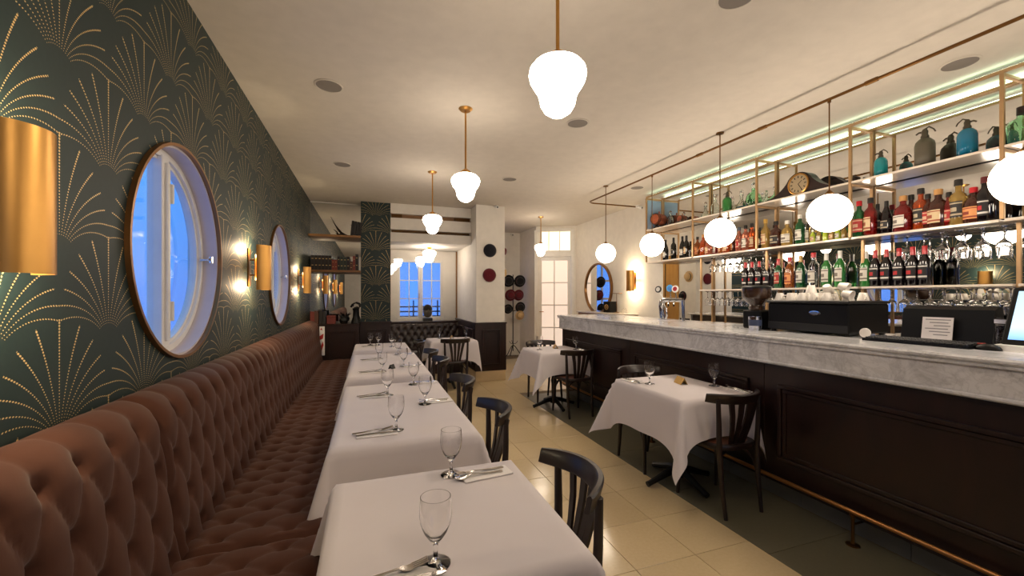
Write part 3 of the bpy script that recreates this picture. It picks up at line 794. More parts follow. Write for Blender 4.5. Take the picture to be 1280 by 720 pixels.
def make_chair():
    t = thing('bistro_chair', '', 'chair', (0, 0, 0), 0, 'dark bentwood bistro chairs')
    # seat ring and panel (front at +y)
    out = []
    for k in range(40):
        a = 2*pi*k/40; c_, s_ = cos(a), sin(a)
        rx = .205*(1+.0*s_) * (1.0 if s_ > 0 else .93); p = 3.2
        q = (abs(c_)**p+abs(s_)**p)**(-1/p); out.append((rx*q*c_, .20*q*s_))
    m = MB(); n = 40
    pr = [(1.0, .428), (1.015, .438), (1.015, .452), (.99, .462), (.86, .462), (.85, .455)]
    o = m.n()
    for k in range(n):
        for f_, z in pr: m.v.append((out[k][0]*f_, out[k][1]*f_, z))
    for k in range(n):
        k2 = (k+1) % n
        for i_ in range(len(pr)-1): m.face(o+k*6+i_, o+k2*6+i_, o+k2*6+i_+1, o+k*6+i_+1, sm=True)
    m.face(*[o+k*6 for k in range(n)])
    m.build('seat_frame', 'chair', t)
    m = MB(); m.prism([(a*.87, b*.87) for a, b in out], .440, .459, 'xy', sm=True); m.build('seat', 'seatwood', t)
    for sx in (-1, 1):
        MB().tube([(sx*.168, .158, .43), (sx*.172, .168, .25), (sx*.18, .185, 0)], [.019, .017, .012], 10).build('leg', 'chair', t)
        MB().tube([(sx*.155, -.225, 0), (sx*.160, -.195, .22), (sx*.165, -.182, .44), (sx*.172, -.186, .60), (sx*.178, -.186, .77)], [.0125, .016, .0185, .017, .0145], 10).build('leg', 'chair', t)
        # bent braces under the seat
        MB().tube([(sx*.168, .162, .24), (sx*.150, .150, .33), (sx*.11, .14, .39), (sx*.06, .14, .42)], .008, 8).build('brace', 'chair', t)
        MB().tube([(sx*.160, -.192, .24), (sx*.150, -.165, .33), (sx*.11, -.15, .39), (sx*.06, -.15, .42)], .008, 8).build('brace', 'chair', t)
        MB().tube([(sx*.172, .162, .24), (sx*.178, .12, .34), (sx*.178, .06, .40), (sx*.178, .0, .424)], .008, 8).build('brace', 'chair', t)
    # top rail: horseshoe curved board
    def yr(x): return -.245+.125*(abs(x)/.225)**2.2
    N = 24
    def railf(i, j):
        u = -1+2*i/(N-1); x = .222*u if abs(u) < .99 else .222*u
        y = yr(x); tilt = .012
        hh = .034*(1-.18*abs(u)**6); th = .014*(1-.3*abs(u)**8)
        dy = 2.2*.125/.225*(abs(x)/.225)**1.2*(1 if x > 0 else -1); L_ = hypot(1, dy); nx_, ny_ = dy/L_, -1/L_
        prof = [(-th, -hh+.005), (-th, hh-.007), (-th+.006, hh), (th-.006, hh), (th, hh-.007), (th, -hh+.005), (th-.004, -hh), (-th+.004, -hh), (-th, -hh+.005)]
        a, b = prof[j]; return (x+nx_*a, y+ny_*(a+tilt*b/.034), .775+b)
    m = MB().grid(N, 9, railf); o = m.n()
    m.face(*range(0, 8)); m.face(*[(N-1)*9+k for k in range(8)])
    m.build('top_rail', 'chair', t)
    for k, (xb, xt) in enumerate(((-.052, -.10), (-.018, -.034), (.018, .034), (.052, .10))):
        w0, w1 = .014, .021
        m = MB(); zs = [.455, .56, .66, .745]
        def sl(i, j):
            f = i/3; x = xb+(xt-xb)*f; w = w0+(w1-w0)*f; yb = -.165; yt = yr(xt)+.004
            y = yb+(yt-yb)*f-.012*sin(pi*f); q = [(-w, -.006), (w, -.006), (w, .006), (-w, .006), (-w, -.006)][j]
            return (x+q[0], y+q[1], zs[i])
        m.grid(4, 5, sl); m.face(0, 1, 2, 3); m.face(15, 16, 17, 18)
        for q in range(len(m.sm)): m.sm[q] = False
        m.build('slat', 'chair', t)
    return t
ch0 = make_chair()
CH = [(.555, 1.395, pi/2-.05, 'dark bistro chair nearest the camera, tucked at the nearest table'),
      (.53, 2.33, pi/2, 'dark bistro chair at the near end of the long second table'),
      (.525, 3.18, pi/2+.04, 'dark bistro chair at the far end of the long second table'),
      (.53, 4.28, pi/2, 'dark bistro chair at the near end of the long third table'),
      (.52, 4.93, pi/2, 'dark bistro chair at the far end of the long third table'),
      (.50, 6.00, pi/2, 'far dark bistro chair at the small table before the dark cabinet'),
      (2.335, 2.275, 0, 'dark bistro chair with brown seat at the near side of the nearer bar table'),
      (2.30, 2.98, pi, 'dark bistro chair mostly hidden behind the nearer bar table'),
      (2.385, 4.56, 0, 'dark bistro chair with brown seat in front of the farther bar table'),
      (2.32, 5.27, pi, 'dark bistro chair mostly hidden behind the farther bar table'),
      (1.24, 6.30, .03, 'dark bistro chair facing the table beside the white column')]
for k, (x, y, r, l) in enumerate(CH):
    c_ = ch0 if k == 0 else copy_tree(ch0)
    c_.location = (x, y, 0); c_.rotation_euler.z = r; c_['label'] = l
# ================================================================ TABLEWARE
CT = TZ+.0045
def lathe_mesh(name, prof, mat, seg=24): return MB().lathe(prof, seg, cap=False).mesh(name, M[mat] if isinstance(mat, str) else mat, 60)
gob = [(0, .0), (.033, .0), (.0335, .0015), (.030, .004), (.012, .008), (.0055, .015), (.0045, .035), (.006, .052), (.014, .062), (.026, .082), (.0335, .105), (.036, .125), (.0352, .150), (.0335, .170),
       (.0322, .170), (.0339, .149), (.0346, .125), (.0322, .106), (.0248, .084), (.012, .067), (0, .063)]
gobm = lathe_mesh('goblet', gob, 'glass', 28)
def goblet(x, y, label, group='clear goblets on the tables', z=CT, s=1.0):
    o = bpy.data.objects.new('goblet', gobm); COL.objects.link(o); o.location = (x, y, z); o.scale = (s*1.14, s*1.14, s)
    return tag(o, label, 'glass', group)
def strip(m, pts, thick):
    """pts: (x, halfwidth, z) ; solid ribbon along x"""
    o = m.n()
    for x, w, z in pts: m.v += [(x, -w, z), (x, w, z), (x, w*.8, z+thick), (x, -w*.8, z+thick)]
    for i_ in range(len(pts)-1):
        for j in range(4): j2 = (j+1) % 4; m.face(o+4*i_+j, o+4*i_+j2, o+4*i_+4+j2, o+4*i_+4+j, sm=True)
    m.face(o, o+1, o+2, o+3); e = o+4*(len(pts)-1); m.face(e, e+1, e+2, e+3)
    return m
def fork_mesh():
    m = MB(); strip(m, [(-.10, .006, .0005), (-.095, .010, .0005), (-.05, .008, .0015), (0, .0035, .006), (.025, .004, .008), (.035, .011, .006), (.05, .0125, .004), (.062, .0125, .006)], .002)
    for k in range(4): y = -.0105+.007*k; o = m.n(); strip(m, [(.060, .0018, .006), (.08, .0018, .009), (.10, .0010, .014)], .0018); m.xf(o, Matrix.Translation((0, y, 0)))
    return m.mesh('fork', M['steel'])
def knife_mesh():
    m = MB(); strip(m, [(-.11, .007, .0005), (-.10, .009, .0005), (-.03, .0075, .003), (0, .006, .004), (.01, .0095, .003), (.06, .0105, .002), (.095, .008, .001), (.11, .002, .0008)], .0025); return m.mesh('knife', M['steel'])
def spoon_mesh():
    m = MB(); strip(m, [(-.10, .006, .0005), (-.095, .010, .0005), (-.05, .007, .0015), (0, .0035, .006), (.03, .0035, .007), (.04, .010, .005), (.055, .018, .002), (.07, .019, .001), (.085, .014, .002), (.094, .004, .004)], .0018); return m.mesh('spoon', M['steel'])
fm, km, sm_ = fork_mesh(), knife_mesh(), spoon_mesh()
napm = MB().box(-.10, .10, -.042, .042, 0, .006, .003).mesh('napkin', M['napkin'])
def place(me, name, x, y, z, r, label, cat, group):
    o = bpy.data.objects.new(name, me); COL.objects.link(o); o.location = (x, y, z); o.rotation_euler.z = r
    return tag(o, label, cat, group)
# left settings lie along x with the heads to the right (fork over knife); right settings on a napkin
LS = [(1.045, .045, 'nearest table'), (2.20, .02, 'second table near end'), (3.02, .02, 'second table far end'), (3.98, .01, 'third table near end'), (4.75, .01, 'third table far end'), (6.0, .0, 'far small table')]
for y, x, l in LS:
    place(napm, 'napkin', x+.02, y-.012, CT, 0, 'folded white napkin at the banquette side, ' + l, 'napkin', 'napkins on the tables')
    place(fm, 'fork', x, y+.020, CT+.0065, .10, 'steel fork at the banquette side, ' + l, 'fork', 'cutlery on the tables')
    place(km, 'knife', x+.03, y-.022, CT+.0065, .06, 'steel knife at the banquette side, ' + l, 'knife', 'cutlery on the tables')
GL = [(.165, 1.045+.035, 'goblet at the banquette side of the nearest table, beside the fork'), (.305, 1.60, 'goblet at the aisle side of the nearest table, beside the napkin'),
      (.135, 2.225, 'goblet beside the near left fork of the second table'), (.345, 2.70, 'goblet beside the near right napkin of the second table'), (.125, 3.03, 'goblet beside the far left fork of the second table'), (.335, 3.33, 'goblet at the far right corner of the second table'),
      (.12, 3.99, 'goblet beside the near left fork of the third table'), (.33, 4.25, 'goblet at the near right of the third table'), (.11, 4.77, 'goblet beside the far left fork of the third table'), (.33, 5.10, 'goblet at the far right of the third table'),
      (.02, 6.20, 'left goblet at the far edge of the small far table'), (.13, 6.14, 'second goblet at the far edge of the small far table'), (.30, 5.90, 'right goblet of the small far table'),
      (2.115, 2.73, 'goblet at the aisle corner of the nearer bar table'), (2.54, 2.50, 'goblet at the bar side of the nearer bar table'), (2.10, 4.93, 'goblet at the aisle side of the farther bar table'), (2.56, 4.80, 'goblet at the bar side of the farther bar table'),
      (1.10, 6.78, 'left goblet on the table beside the white column'), (1.54, 6.76, 'right goblet on the table beside the white column')]
for x, y, l in GL: goblet(x, y, 'clear water ' + l, s=1.04)
RS = [(1.555, .445, 'nearest table'), (2.74, .44, 'second table near end'), (3.35, .44, 'second table far end'), (4.20, .43, 'third table near end'), (5.05, .43, 'third table far end')]
for y, x, l in RS:
    place(napm, 'napkin', x-.01, y, CT, .10, 'folded white napkin at the aisle side, ' + l, 'napkin', 'napkins on the tables')
    place(fm, 'fork', x-.03, y+.018, CT+.0065, pi+.12, 'steel fork on the napkin at the aisle side, ' + l, 'fork', 'cutlery on the tables')
    place(sm_, 'spoon', x-.045, y-.01, CT+.0065, pi+.05, 'steel spoon on the napkin at the aisle side, ' + l, 'spoon', 'cutlery on the tables')
for x, y, r, l in ((2.04, 2.86, -pi/2+.1, 'aisle side of the nearer bar table'), (2.585, 2.33, pi/2+.08, 'bar side of the nearer bar table'), (2.60, 4.74, pi/2, 'bar side of the farther bar table'), (1.50, 6.55, .3, 'column table')):
    place(napm, 'napkin', x, y, CT, r, 'folded white napkin on the ' + l, 'napkin', 'napkins on the tables')
    place(fm, 'fork', x+.012, y, CT+.0065, r, 'steel fork lying on the ' + l, 'fork', 'cutlery on the tables')
    place(km, 'knife', x-.012, y, CT+.0065, r, 'steel knife lying on the ' + l, 'knife', 'cutlery on the tables')
tent = MB().prism([(-.03, 0), (-.026, 0), (0, .046), (.026, 0), (.03, 0), (.001, .052), (-.001, .052)], -.055, .055, 'yz').mesh('table_sign', M['sign_brass'])
for x, y, r, l in ((2.36, 2.66, 1.35, 'folded gold table sign on the nearer bar table'), (2.36, 5.0, 1.35, 'folded gold table sign on the farther bar table'), (1.29, 6.70, 1.5, 'folded gold table sign on the table beside the column')):
    place(tent, 'table_sign', x, y, CT, r, l, 'sign', 'table signs')
tb = MB().prism([(-.022, 0), (-.018, 0), (0, .036), (.018, 0), (.022, 0), (.001, .042), (-.001, .042)], -.03, .03, 'yz').mesh('table_sign', M['black'])
place(tb, 'table_sign', .21, 4.12, CT, .9, 'tiny black folded sign on the third table', 'sign', 'table signs')
# ================================================================ BACK-BAR STOCK
def lab_mat(c1, c2, name, c3=None):
    """printed label: paper colour with a darker emblem and a row of small print"""
    if name in _mc: return _mc[name]
    n = NT(name); p = n.pos('Generated'); x, y, z = n.sep(p)
    em = ((z-.50).abs() < .13)*((y-.5).abs() < .26)
    ln = ((z-.18).abs() < .06) + ((z-.88).abs() < .04)
    n.set(col=n.mix(ln.min(1.0), n.mix(em, c1, c2), c3 or c2), rough=.6); _mc[name] = n.m; return n.m
def bmat(name, col, rough=.06, trans=0.):
    if name in _mc: return _mc[name]
    n = NT(name); n.set(col=col, rough=rough, spec=.6, coat=.3, trans=trans); _mc[name] = n.m; return n.m
G = {'wine': bmat('dark_bottle_glass', sr(16, 18, 14)), 'green': bmat('green_bottle_glass', sr(26, 92, 48), trans=.35), 'amber': bmat('amber_spirit', sr(190, 104, 40), trans=.6),
     'gold': bmat('golden_spirit', sr(206, 168, 90), trans=.6), 'red': bmat('red_spirit', sr(130, 20, 18), trans=.4), 'orange': bmat('orange_spirit', sr(206, 84, 30), trans=.6), 'pink': bmat('rose_spirit', sr(200, 116, 92), trans=.6),
     'brown': bmat('brown_spirit', sr(62, 28, 18)), 'clear': glassy('clear_bottle', (.93, .98, .95)), 'ltgreen': glassy('pale_green_glass', (.62, .95, .70)), 'teal': bmat('teal_glass', sr(20, 132, 140)),
     'blue': bmat('petrol_glass', sr(12, 104, 138)), 'mesh': bmat('wire_mesh_glass', sr(84, 76, 60), .5), 'yellow': bmat('yellow_green_spirit', sr(170, 190, 60)), 'wineblk': bmat('black_bottle', sr(14, 10, 14)),
     'lime': bmat('bright_green_glass', sr(60, 150, 66), trans=.45)}
C = {'red': bmat('red_cap', sr(190, 24, 36), .35), 'black': bmat('black_cap', sr(18, 16, 16), .35), 'cork': bmat('cork_cap', sr(190, 140, 80), .6), 'white': bmat('white_cap', sr(232, 228, 220), .4), 'gold': bmat('gold_cap', sr(190, 150, 70), .3), 'wine': bmat('maroon_cap', sr(96, 18, 26), .4), 'blue': bmat('grey_blue_cap', sr(70, 80, 96), .4)}
LB = {'cream': lab_mat(sr(214, 190, 150), sr(150, 70, 44), 'cream_label'), 'white': lab_mat(sr(216, 210, 198), sr(120, 110, 100), 'white_label'), 'blackred': lab_mat(sr(22, 14, 16), sr(186, 34, 40), 'black_red_label', sr(220, 214, 208)),
      'blackwhite': lab_mat(sr(30, 26, 26), sr(176, 160, 134), 'black_label'), 'orange': lab_mat(sr(222, 150, 90), sr(140, 50, 30), 'orange_label'), 'red': lab_mat(sr(170, 40, 38), sr(206, 170, 140), 'red_label'), 'yellow': lab_mat(sr(224, 190, 80), sr(90, 60, 30), 'yellow_label')}
PROF = {  # (radius, z) bodies, label band, cap band
 'bordeaux': dict(b=[(0, 0), (.034, 0), (.037, .006), (.037, .19), (.033, .212), (.018, .232), (.0145, .245), (.0145, .30), (0, .30)], l=(.06, .15), c=(.245, .305, .0158)),
 'burgundy': dict(b=[(0, 0), (.038, 0), (.041, .006), (.041, .15), (.032, .195), (.02, .228), (.0145, .25), (.0145, .295), (0, .295)], l=(.045, .125), c=(.25, .30, .0158)),
 'vermouth': dict(b=[(0, 0), (.036, 0), (.039, .006), (.039, .185), (.034, .205), (.019, .232), (.015, .25), (.015, .305), (0, .305)], l=(.05, .165), c=(.246, .312, .0165)),
 'spirit': dict(b=[(0, 0), (.037, 0), (.040, .006), (.040, .17), (.034, .192), (.017, .215), (.015, .225), (.015, .262), (0, .262)], l=(.04, .14), c=(.245, .285, .0185)),
 'squat': dict(b=[(0, 0), (.045, 0), (.049, .008), (.050, .12), (.044, .155), (.022, .175), (.017, .185), (.017, .215), (0, .215)], l=(.03, .11), c=(.205, .24, .021)),
 'flask': dict(b=[(0, 0), (.040, 0), (.043, .006), (.036, .10), (.043, .17), (.036, .195), (.016, .215), (.015, .225), (.015, .26), (0, .26)], l=(.05, .15), c=(.25, .29, .02)),
 'mini': dict(b=[(0, 0), (.018, 0), (.019, .003), (.019, .06), (.015, .072), (.008, .082), (.008, .10), (0, .10)], l=(.015, .05), c=(.09, .108, .0095)),
}
_bm = {}
def bottle(kind, g, cap, lab, loc, label, s=1.0, rot=0, group=None, name='bottle'):
    P_ = PROF[kind]; key = (kind, g, cap, lab)
    if key not in _bm:
        l0, l1 = P_['l']; rr = [r for r, z in P_['b']]
        def rad(z):
            b = P_['b']
            for (r0, z0), (r1, z1) in zip(b, b[1:]):
                if z0 <= z <= z1 and z1 > z0: return r0+(r1-r0)*(z-z0)/(z1-z0)
            return .03
        seg = 18 if kind != 'mini' else 10
        body = MB().lathe(P_['b'], seg, cap=False).mesh('bottle', G[g], 50)
        c0, c1, cr = P_['c']; cm = MB().lathe([(0, c1), (cr*.92, c1), (cr, c1-.003), (cr, c0), (cr*.8, c0)], 14, cap=False).mesh('cap', C[cap])
        zs = [l0+(l1-l0)*k/4 for k in range(5)]
        lm = MB().lathe([(rad(z)+.0008, z) for z in zs], 10, a0=pi-1.25, a1=pi+1.25, cap=False).mesh('label', LB[lab]) if lab else None
        _bm[key] = (body, cm, lm)
    body, cm, lm = _bm[key]
    o = bpy.data.objects.new(name, body); COL.objects.link(o); o.location = loc; o.scale = (s, s, s); o.rotation_euler.z = rot
    tag(o, label, 'bottle', group)
    a = bpy.data.objects.new('cap', cm); COL.objects.link(a); a.parent = o
    if lm: a = bpy.data.objects.new('paper_label', lm); COL.objects.link(a); a.parent = o
    return o
def yat(u, X):
    x = (u-640)/513; a = math.atan(179/513); return X*(-x*sin(a)+cos(a))/(x*cos(a)+sin(a))
desc = {'wine': 'dark', 'green': 'green', 'amber': 'amber', 'gold': 'golden', 'red': 'red', 'orange': 'orange', 'pink': 'rose', 'brown': 'brown', 'clear': 'clear', 'yellow': 'yellow-green', 'wineblk': 'black', 'lime': 'bright green', 'ltgreen': 'pale green', 'teal': 'teal', 'blue': 'petrol blue', 'mesh': 'wire mesh'}
# middle shelf, left to right (pixel columns measured along the shelf, turned into positions along it)
row2 = [(832, 'burgundy', 'wine', 'black', 'white', 1.0), (842, 'bordeaux', 'wine', 'black', 'blackwhite', 1.05), (853, 'burgundy', 'wine', 'black', 'white', 1.02), (858, 'bordeaux', 'wine', 'black', 'cream', 1.0), (872, 'spirit', 'amber', 'black', 'orange', .95), (879, 'spirit', 'orange', 'cork', None, .98),
        (886, 'squat', 'pink', 'black', 'cream', .95), (894, 'spirit', 'red', 'black', 'white', .8), (901, 'spirit', 'amber', 'black', 'cream', .82), (908, 'squat', 'orange', 'black', 'cream', .9), (916, 'spirit', 'brown', 'black', 'orange', .85), (924, 'spirit', 'pink', 'blue', 'red', 1.0), (932, 'spirit', 'pink', 'black', 'white', 1.03), (940, 'spirit', 'orange', 'black', 'cream', 1.1),
        (950, 'bordeaux', 'wine', 'black', 'cream', .78), (957, 'spirit', 'gold', 'gold', 'cream', 1.12), (970, 'squat', 'brown', 'black', 'blackwhite', 1.15), (984, 'squat', 'gold', 'white', 'white', 1.1), (1000, 'spirit', 'green', 'white', 'white', 1.05), (1010, 'spirit', 'clear', 'white', 'white', .95),
        (1074, 'spirit', 'green', 'red', 'red', 1.12), (1088, 'spirit', 'red', 'black', 'cream', 1.15), (1097, 'bordeaux', 'wine', 'black', 'blackwhite', .9), (1108, 'burgundy', 'wineblk', 'black', 'blackwhite', .92), (1129, 'squat', 'red', 'cork', 'white', 1.22), (1139, 'spirit', 'brown', 'black', 'red', 1.05), (1151, 'flask', 'orange', 'black', 'blackwhite', 1.12), (1160, 'spirit', 'brown', 'black', 'red', .95),
        (1173, 'squat', 'brown', 'cork', 'cream', 1.22), (1186, 'spirit', 'red', 'black', 'red', .9), (1198, 'flask', 'gold', 'black', 'blackwhite', 1.16), (1217, 'squat', 'brown', 'red', 'orange', 1.08), (1231, 'spirit', 'wineblk', 'wine', 'blackred', 1.12), (1241, 'bordeaux', 'wineblk', 'wine', None, .95)]
shape = {'bordeaux': 'straight wine bottle', 'burgundy': 'sloping wine bottle', 'vermouth': 'tall vermouth bottle', 'spirit': 'spirit bottle', 'squat': 'broad liquor bottle', 'flask': 'waisted whisky bottle', 'mini': 'miniature bottle'}
for k, (u, kd, g, c_, lb, s) in enumerate(row2):
    X = SX+.075+(.05 if k % 3 == 1 and kd != 'squat' else 0)
    bay = 'barrel bay' if u < 866 else 'siphon bay' if u < 946 else 'clock bay' if u < 1063 else 'bay right of the clock'
    n_ = sum(1 for q in row2[:k+1] if (q[0] < 866) == (u < 866) and (q[0] < 946) == (u < 946) and (q[0] < 1063) == (u < 1063))
    bottle(kd, g, c_, lb, (X, yat(u, X), Z1), '%s %s, %s from left, middle shelf, %s' % (desc[g], shape[kd], ORD[n_-1], bay), s, random.uniform(-.3, .3)-.5, 'bottles on the middle bar shelf')
for k in range(12):
    u = 1016+k*3.9; X = SX+.05+.06*(k % 2)
    bottle('mini', ['yellow', 'clear', 'gold', 'lime'][k % 4], ['white', 'gold', 'black'][k % 3], ['cream', None, 'white'][k % 3], (X, yat(u, X), Z1), '%s miniature bottle, %s of the tiny row under the clock' % (desc[['yellow', 'clear', 'gold', 'lime'][k % 4]], ORD[k]), 1.15, -.4, 'miniatures on the middle bar shelf')
row1 = [(932, 'vermouth', 'wineblk', 'red', 'blackred', .98), (940, 'vermouth', 'wineblk', 'red', 'blackred', .98), (949, 'vermouth', 'wineblk', 'red', 'blackred', .98), (959, 'vermouth', 'wineblk', 'red', 'blackred', 1.0), (973, 'vermouth', 'green', 'red', 'red', 1.0), (987, 'spirit', 'amber', 'red', 'orange', 1.12), (1001, 'vermouth', 'green', 'gold', 'white', 1.05), (1017, 'spirit', 'clear', 'red', 'white', 1.2), (1033, 'vermouth', 'lime', 'white', 'white', 1.05), (1050, 'vermouth', 'lime', 'white', 'white', 1.08), (1082, 'vermouth', 'lime', 'white', 'white', 1.0),
        (1094, 'vermouth', 'wineblk', 'red', 'blackred', 1.0), (1108, 'vermouth', 'wineblk', 'red', 'blackred', 1.0), (1124, 'vermouth', 'wineblk', 'red', 'blackred', 1.0), (1141, 'vermouth', 'wineblk', 'red', 'blackred', 1.0), (1156, 'vermouth', 'wineblk', 'red', 'blackred', 1.0)]
for k, (u, kd, g, c_, lb, s) in enumerate(row1):
    X = LX+.02
    n_ = sum(1 for q in row1[:k+1] if (q[0] < 1070) == (u < 1070))
    bottle(kd, g, c_, lb, (X, yat(u, X), ZL), '%s %s with %s cap, %s on lower shelf %s' % (desc[g], shape[kd], c_, ORD[n_-1], 'behind the coffee machine' if u < 1070 else 'by the register'), s, random.uniform(-.1, .1)-.45, 'bottles on the lower bar shelf')
# hanging stem glasses
wg = [(0, 0), (.032, 0), (.033, -.002), (.012, -.008), (.004, -.02), (.0036, -.085), (.012, -.095), (.032, -.115), (.038, -.14), (.035, -.185), (.033, -.20), (.032, -.20), (.0365, -.14), (.03, -.116), (0, -.098)]
wgm = lathe_mesh('wine_glass', wg, 'glass', 16)
def hang(Y0, Y1, z, X0, cols, n, label, group, s=1.0):
    for c_ in range(cols):
        for k in range(n):
            o = bpy.data.objects.new('wine_glass', wgm); COL.objects.link(o); o.location = (X0+.085*c_, Y0+(Y1-Y0)*k/(n-1), z); o.scale = (s, s, s)
            tag(o, ORD[k]+' from left, '+label, 'glass', group)
hang(2.10, 1.56, Z1-.024, LX+.05, 1, 6, 'stemmed glass hung under middle shelf near monitor', 'glasses hung at the right bay', 1.05)
hang(4.12, 3.55, Z1-.024, LX+.05, 1, 7, 'stemmed glass hung under middle shelf above beer tap', 'glasses hung at the left bay', .95)
hang(2.28, 1.52, ZL-.022, LX+.03, 1, 10, 'stemmed glass hung under lower shelf behind register', 'glasses hung low at the right', .95)
hang(4.17, 3.40, ZL-.022, LX+.03, 1, 11, 'stemmed glass hung under lower shelf beside grinder', 'glasses hung low at the left', .9)
gr = MB()
for a, b, z in ((2.15, 1.5, Z1-.022), (4.16, 3.5, Z1-.022), (2.32, 1.49, ZL-.020), (4.2, 3.36, ZL-.020)):
    for x in (LX+.012, LX+.068):
        upart(MB().box(x-.003, x+.003, b, a, z-.006, z, .001), 'glass_runner', 'steel')
# ---- top shelf things
def at(u, X, z): return (X, yat(u, X), z)
def barrel(loc, s, label, rot):
    t = thing('barrel', label, 'barrel', loc, rot, 'small barrels on the top shelf'); wd = M['_barrel'] if '_barrel' in M else M.setdefault('_barrel', wood('cask_oak', sr(140, 66, 42), sr(176, 94, 60), .45, (1, 1, 4)))
    n = 14
    for k in range(n):
        a0, a1 = 2*pi*k/n+.02, 2*pi*(k+1)/n-.02
        m = MB(); xs = [-.085, -.05, 0, .05, .085]; rs = [.052, .062, .066, .062, .052]
        o = 0
        for x, r in zip(xs, rs):
            for a, rr in ((a0, r), (a1, r), (a1, r-.008), (a0, r-.008)): m.v.append((x*s, rr*cos(a)*s, (rr*sin(a)+.11)*s))
        for i_ in range(4):
            for j in range(4): j2 = (j+1) % 4; m.face(4*i_+j, 4*i_+j2, 4*i_+4+j2, 4*i_+4+j)
        m.face(0, 1, 2, 3); m.face(16, 17, 18, 19); m.build('stave', wd, t)
    for x, r in ((-.06, .0605), (.06, .0605), (-.082, .054), (.082, .054)):
        m = MB().lathe([(r, -.005), (r+.002, -.005), (r+.002, .005), (r, .005)], 20, cap=False); m.xf(0, Matrix.Scale(s, 4) @ Matrix.Translation((x, 0, .11)) @ Matrix.Rotation(pi/2, 4, 'Y')); m.build('hoop', 'blackmetal', t)
    for x in (-.078, .078):
        m = MB().lathe([(0, -.003), (.047, -.003), (.047, .003), (0, .003)], 20); m.xf(0, Matrix.Scale(s, 4) @ Matrix.Translation((x, 0, .11)) @ Matrix.Rotation(pi/2, 4, 'Y')); m.build('head', wd, t)
    m = MB().tube([(0, 0, .17*s), (0, 0, .20*s)], .008*s, 8); m.build('bung', wd, t)
    for x in (-.05, .05):
        m = MB(); m.tube([(x*s, -.05*s, 0), (x*s, .02*s, .052*s)], .006*s, 6); m.tube([(x*s, .05*s, 0), (x*s, -.02*s, .052*s)], .006*s, 6); m.build('stand', 'blackmetal', t)
barrel(at(824, SX+.14, Z2), 1.35, 'large reddish cask on a black stand at the far end of the top shelf', .3)
barrel(at(853, SX+.20, Z2), .8, 'small reddish cask behind glassware on the top shelf', .2)
def siphon(loc, g, label, s=1.0, rot=0):
    t = thing('soda_siphon', label, 'siphon', loc, rot, 'soda siphons on the top shelf')
    m = MB().lathe([(0, 0), (.046*s, 0), (.050*s, .006*s), (.050*s, .145*s), (.045*s, .168*s), (.030*s, .186*s), (.018*s, .194*s), (0, .194*s)], 22, cap=False); m.build('bottle_body', G[g], t, sharp=50)
    hd = 'grey_pewter'; pew = plain(hd, sr(96, 88, 78), .35, .8)
    MB().lathe([(0, .190*s), (.020*s, .190*s), (.021*s, .205*s), (.015*s, .215*s), (.017*s, .235*s), (.010*s, .252*s), (0, .254*s)], 16).build('head', pew, t)
    MB().tube([(0, .0, .232*s), (0, .028*s, .236*s), (0, .042*s, .226*s)], [.007*s, .006*s, .005*s], 8).build('spout', pew, t)
    MB().tube([(0, 0, .25*s), (0, -.02*s, .262*s), (0, -.042*s, .240*s), (0, -.05*s, .222*s)], [.006*s, .005*s, .004*s, .004*s], 8).build('lever', pew, t)
XS = SX+.13
siphon(at(909, XS, Z2), 'lime', 'green soda siphon on the top shelf left of the blue decanter', 1.05, .4); 
siphon(at(1101, XS, Z2), 'teal', 'small teal soda siphon just right of the brass post on the top shelf', .92, .3)
siphon(at(1156, XS, Z2), 'mesh', 'tall grey mesh covered soda siphon on the top shelf', 1.22, .2)
siphon(at(1209, XS-.02, Z2), 'blue', 'petrol blue soda siphon at the right of the top shelf', 1.10, pi+.3)
siphon(at(1262, XS+.08, Z2), 'blue', 'half hidden small blue siphon behind the green demijohn', .8, 1.)
def decanter(loc, kind, label, liquid=None, s=1.0):
    t = thing('decanter', label, 'decanter', loc, 0, 'decanters on the top shelf')
    if kind == 'ship': pf = [(0, 0), (.06, 0), (.064, .01), (.05, .06), (.025, .10), (.016, .12), (.015, .16), (.024, .17), (.021, .17), (.012, .16), (.012, .12), (.02, .10), (.045, .06), (.058, .012), (0, .008)]
    elif kind == 'ball': pf = [(0, 0), (.04, 0), (.062, .03), (.07, .07), (.062, .11), (.03, .14), (.018, .155), (.018, .18), (.014, .18), (.014, .155), (.026, .138), (.058, .11), (.065, .07), (.058, .032), (0, .008)]
    else: pf = [(0, 0), (.042, 0), (.045, .01), (.045, .12), (.03, .145), (.016, .155), (.016, .19), (.012, .19), (.012, .155), (.026, .142), (.040, .12), (.040, .012), (0, .008)]
    MB().lathe([(r*s, z*s) for r, z in pf], 22, cap=False).build('vessel', G['clear' if kind != 'ball' else 'ltgreen'], t, sharp=60)
    top = max(z for r, z in pf)
    MB().lathe([(0, (top-.02)*s), (.010*s, (top-.02)*s), (.012*s, (top+.004)*s), (.022*s, (top+.02)*s), (.020*s, (top+.042)*s), (.008*s, (top+.055)*s), (0, (top+.056)*s)], 14).build('stopper', 'glass', t)
    if liquid: MB().lathe([(0, .010*s), (.054*s, .014*s), (.050*s, .042*s), (0, .042*s)], 20).build('liquid', bmat('blue_liqueur', sr(30, 110, 190)), t)
decanter(at(838, XS+.05, Z2), 'sq', 'slim clear decanter beside the large cask')
decanter(at(882, XS, Z2), 'ship', 'wide based clear decanter right of the small cask', None, .95)
decanter(at(894, XS+.03, Z2), 'sq', 'square clear decanter with dark stopper left of the green siphon', None, 1.15)
decanter(at(927, XS, Z2), 'ship', 'clear decanter with blue liqueur on the top shelf', True, 1.05)
decanter(at(942, XS, Z2), 'ball', 'pale green ball decanter beside the brass post', None, 1.2)
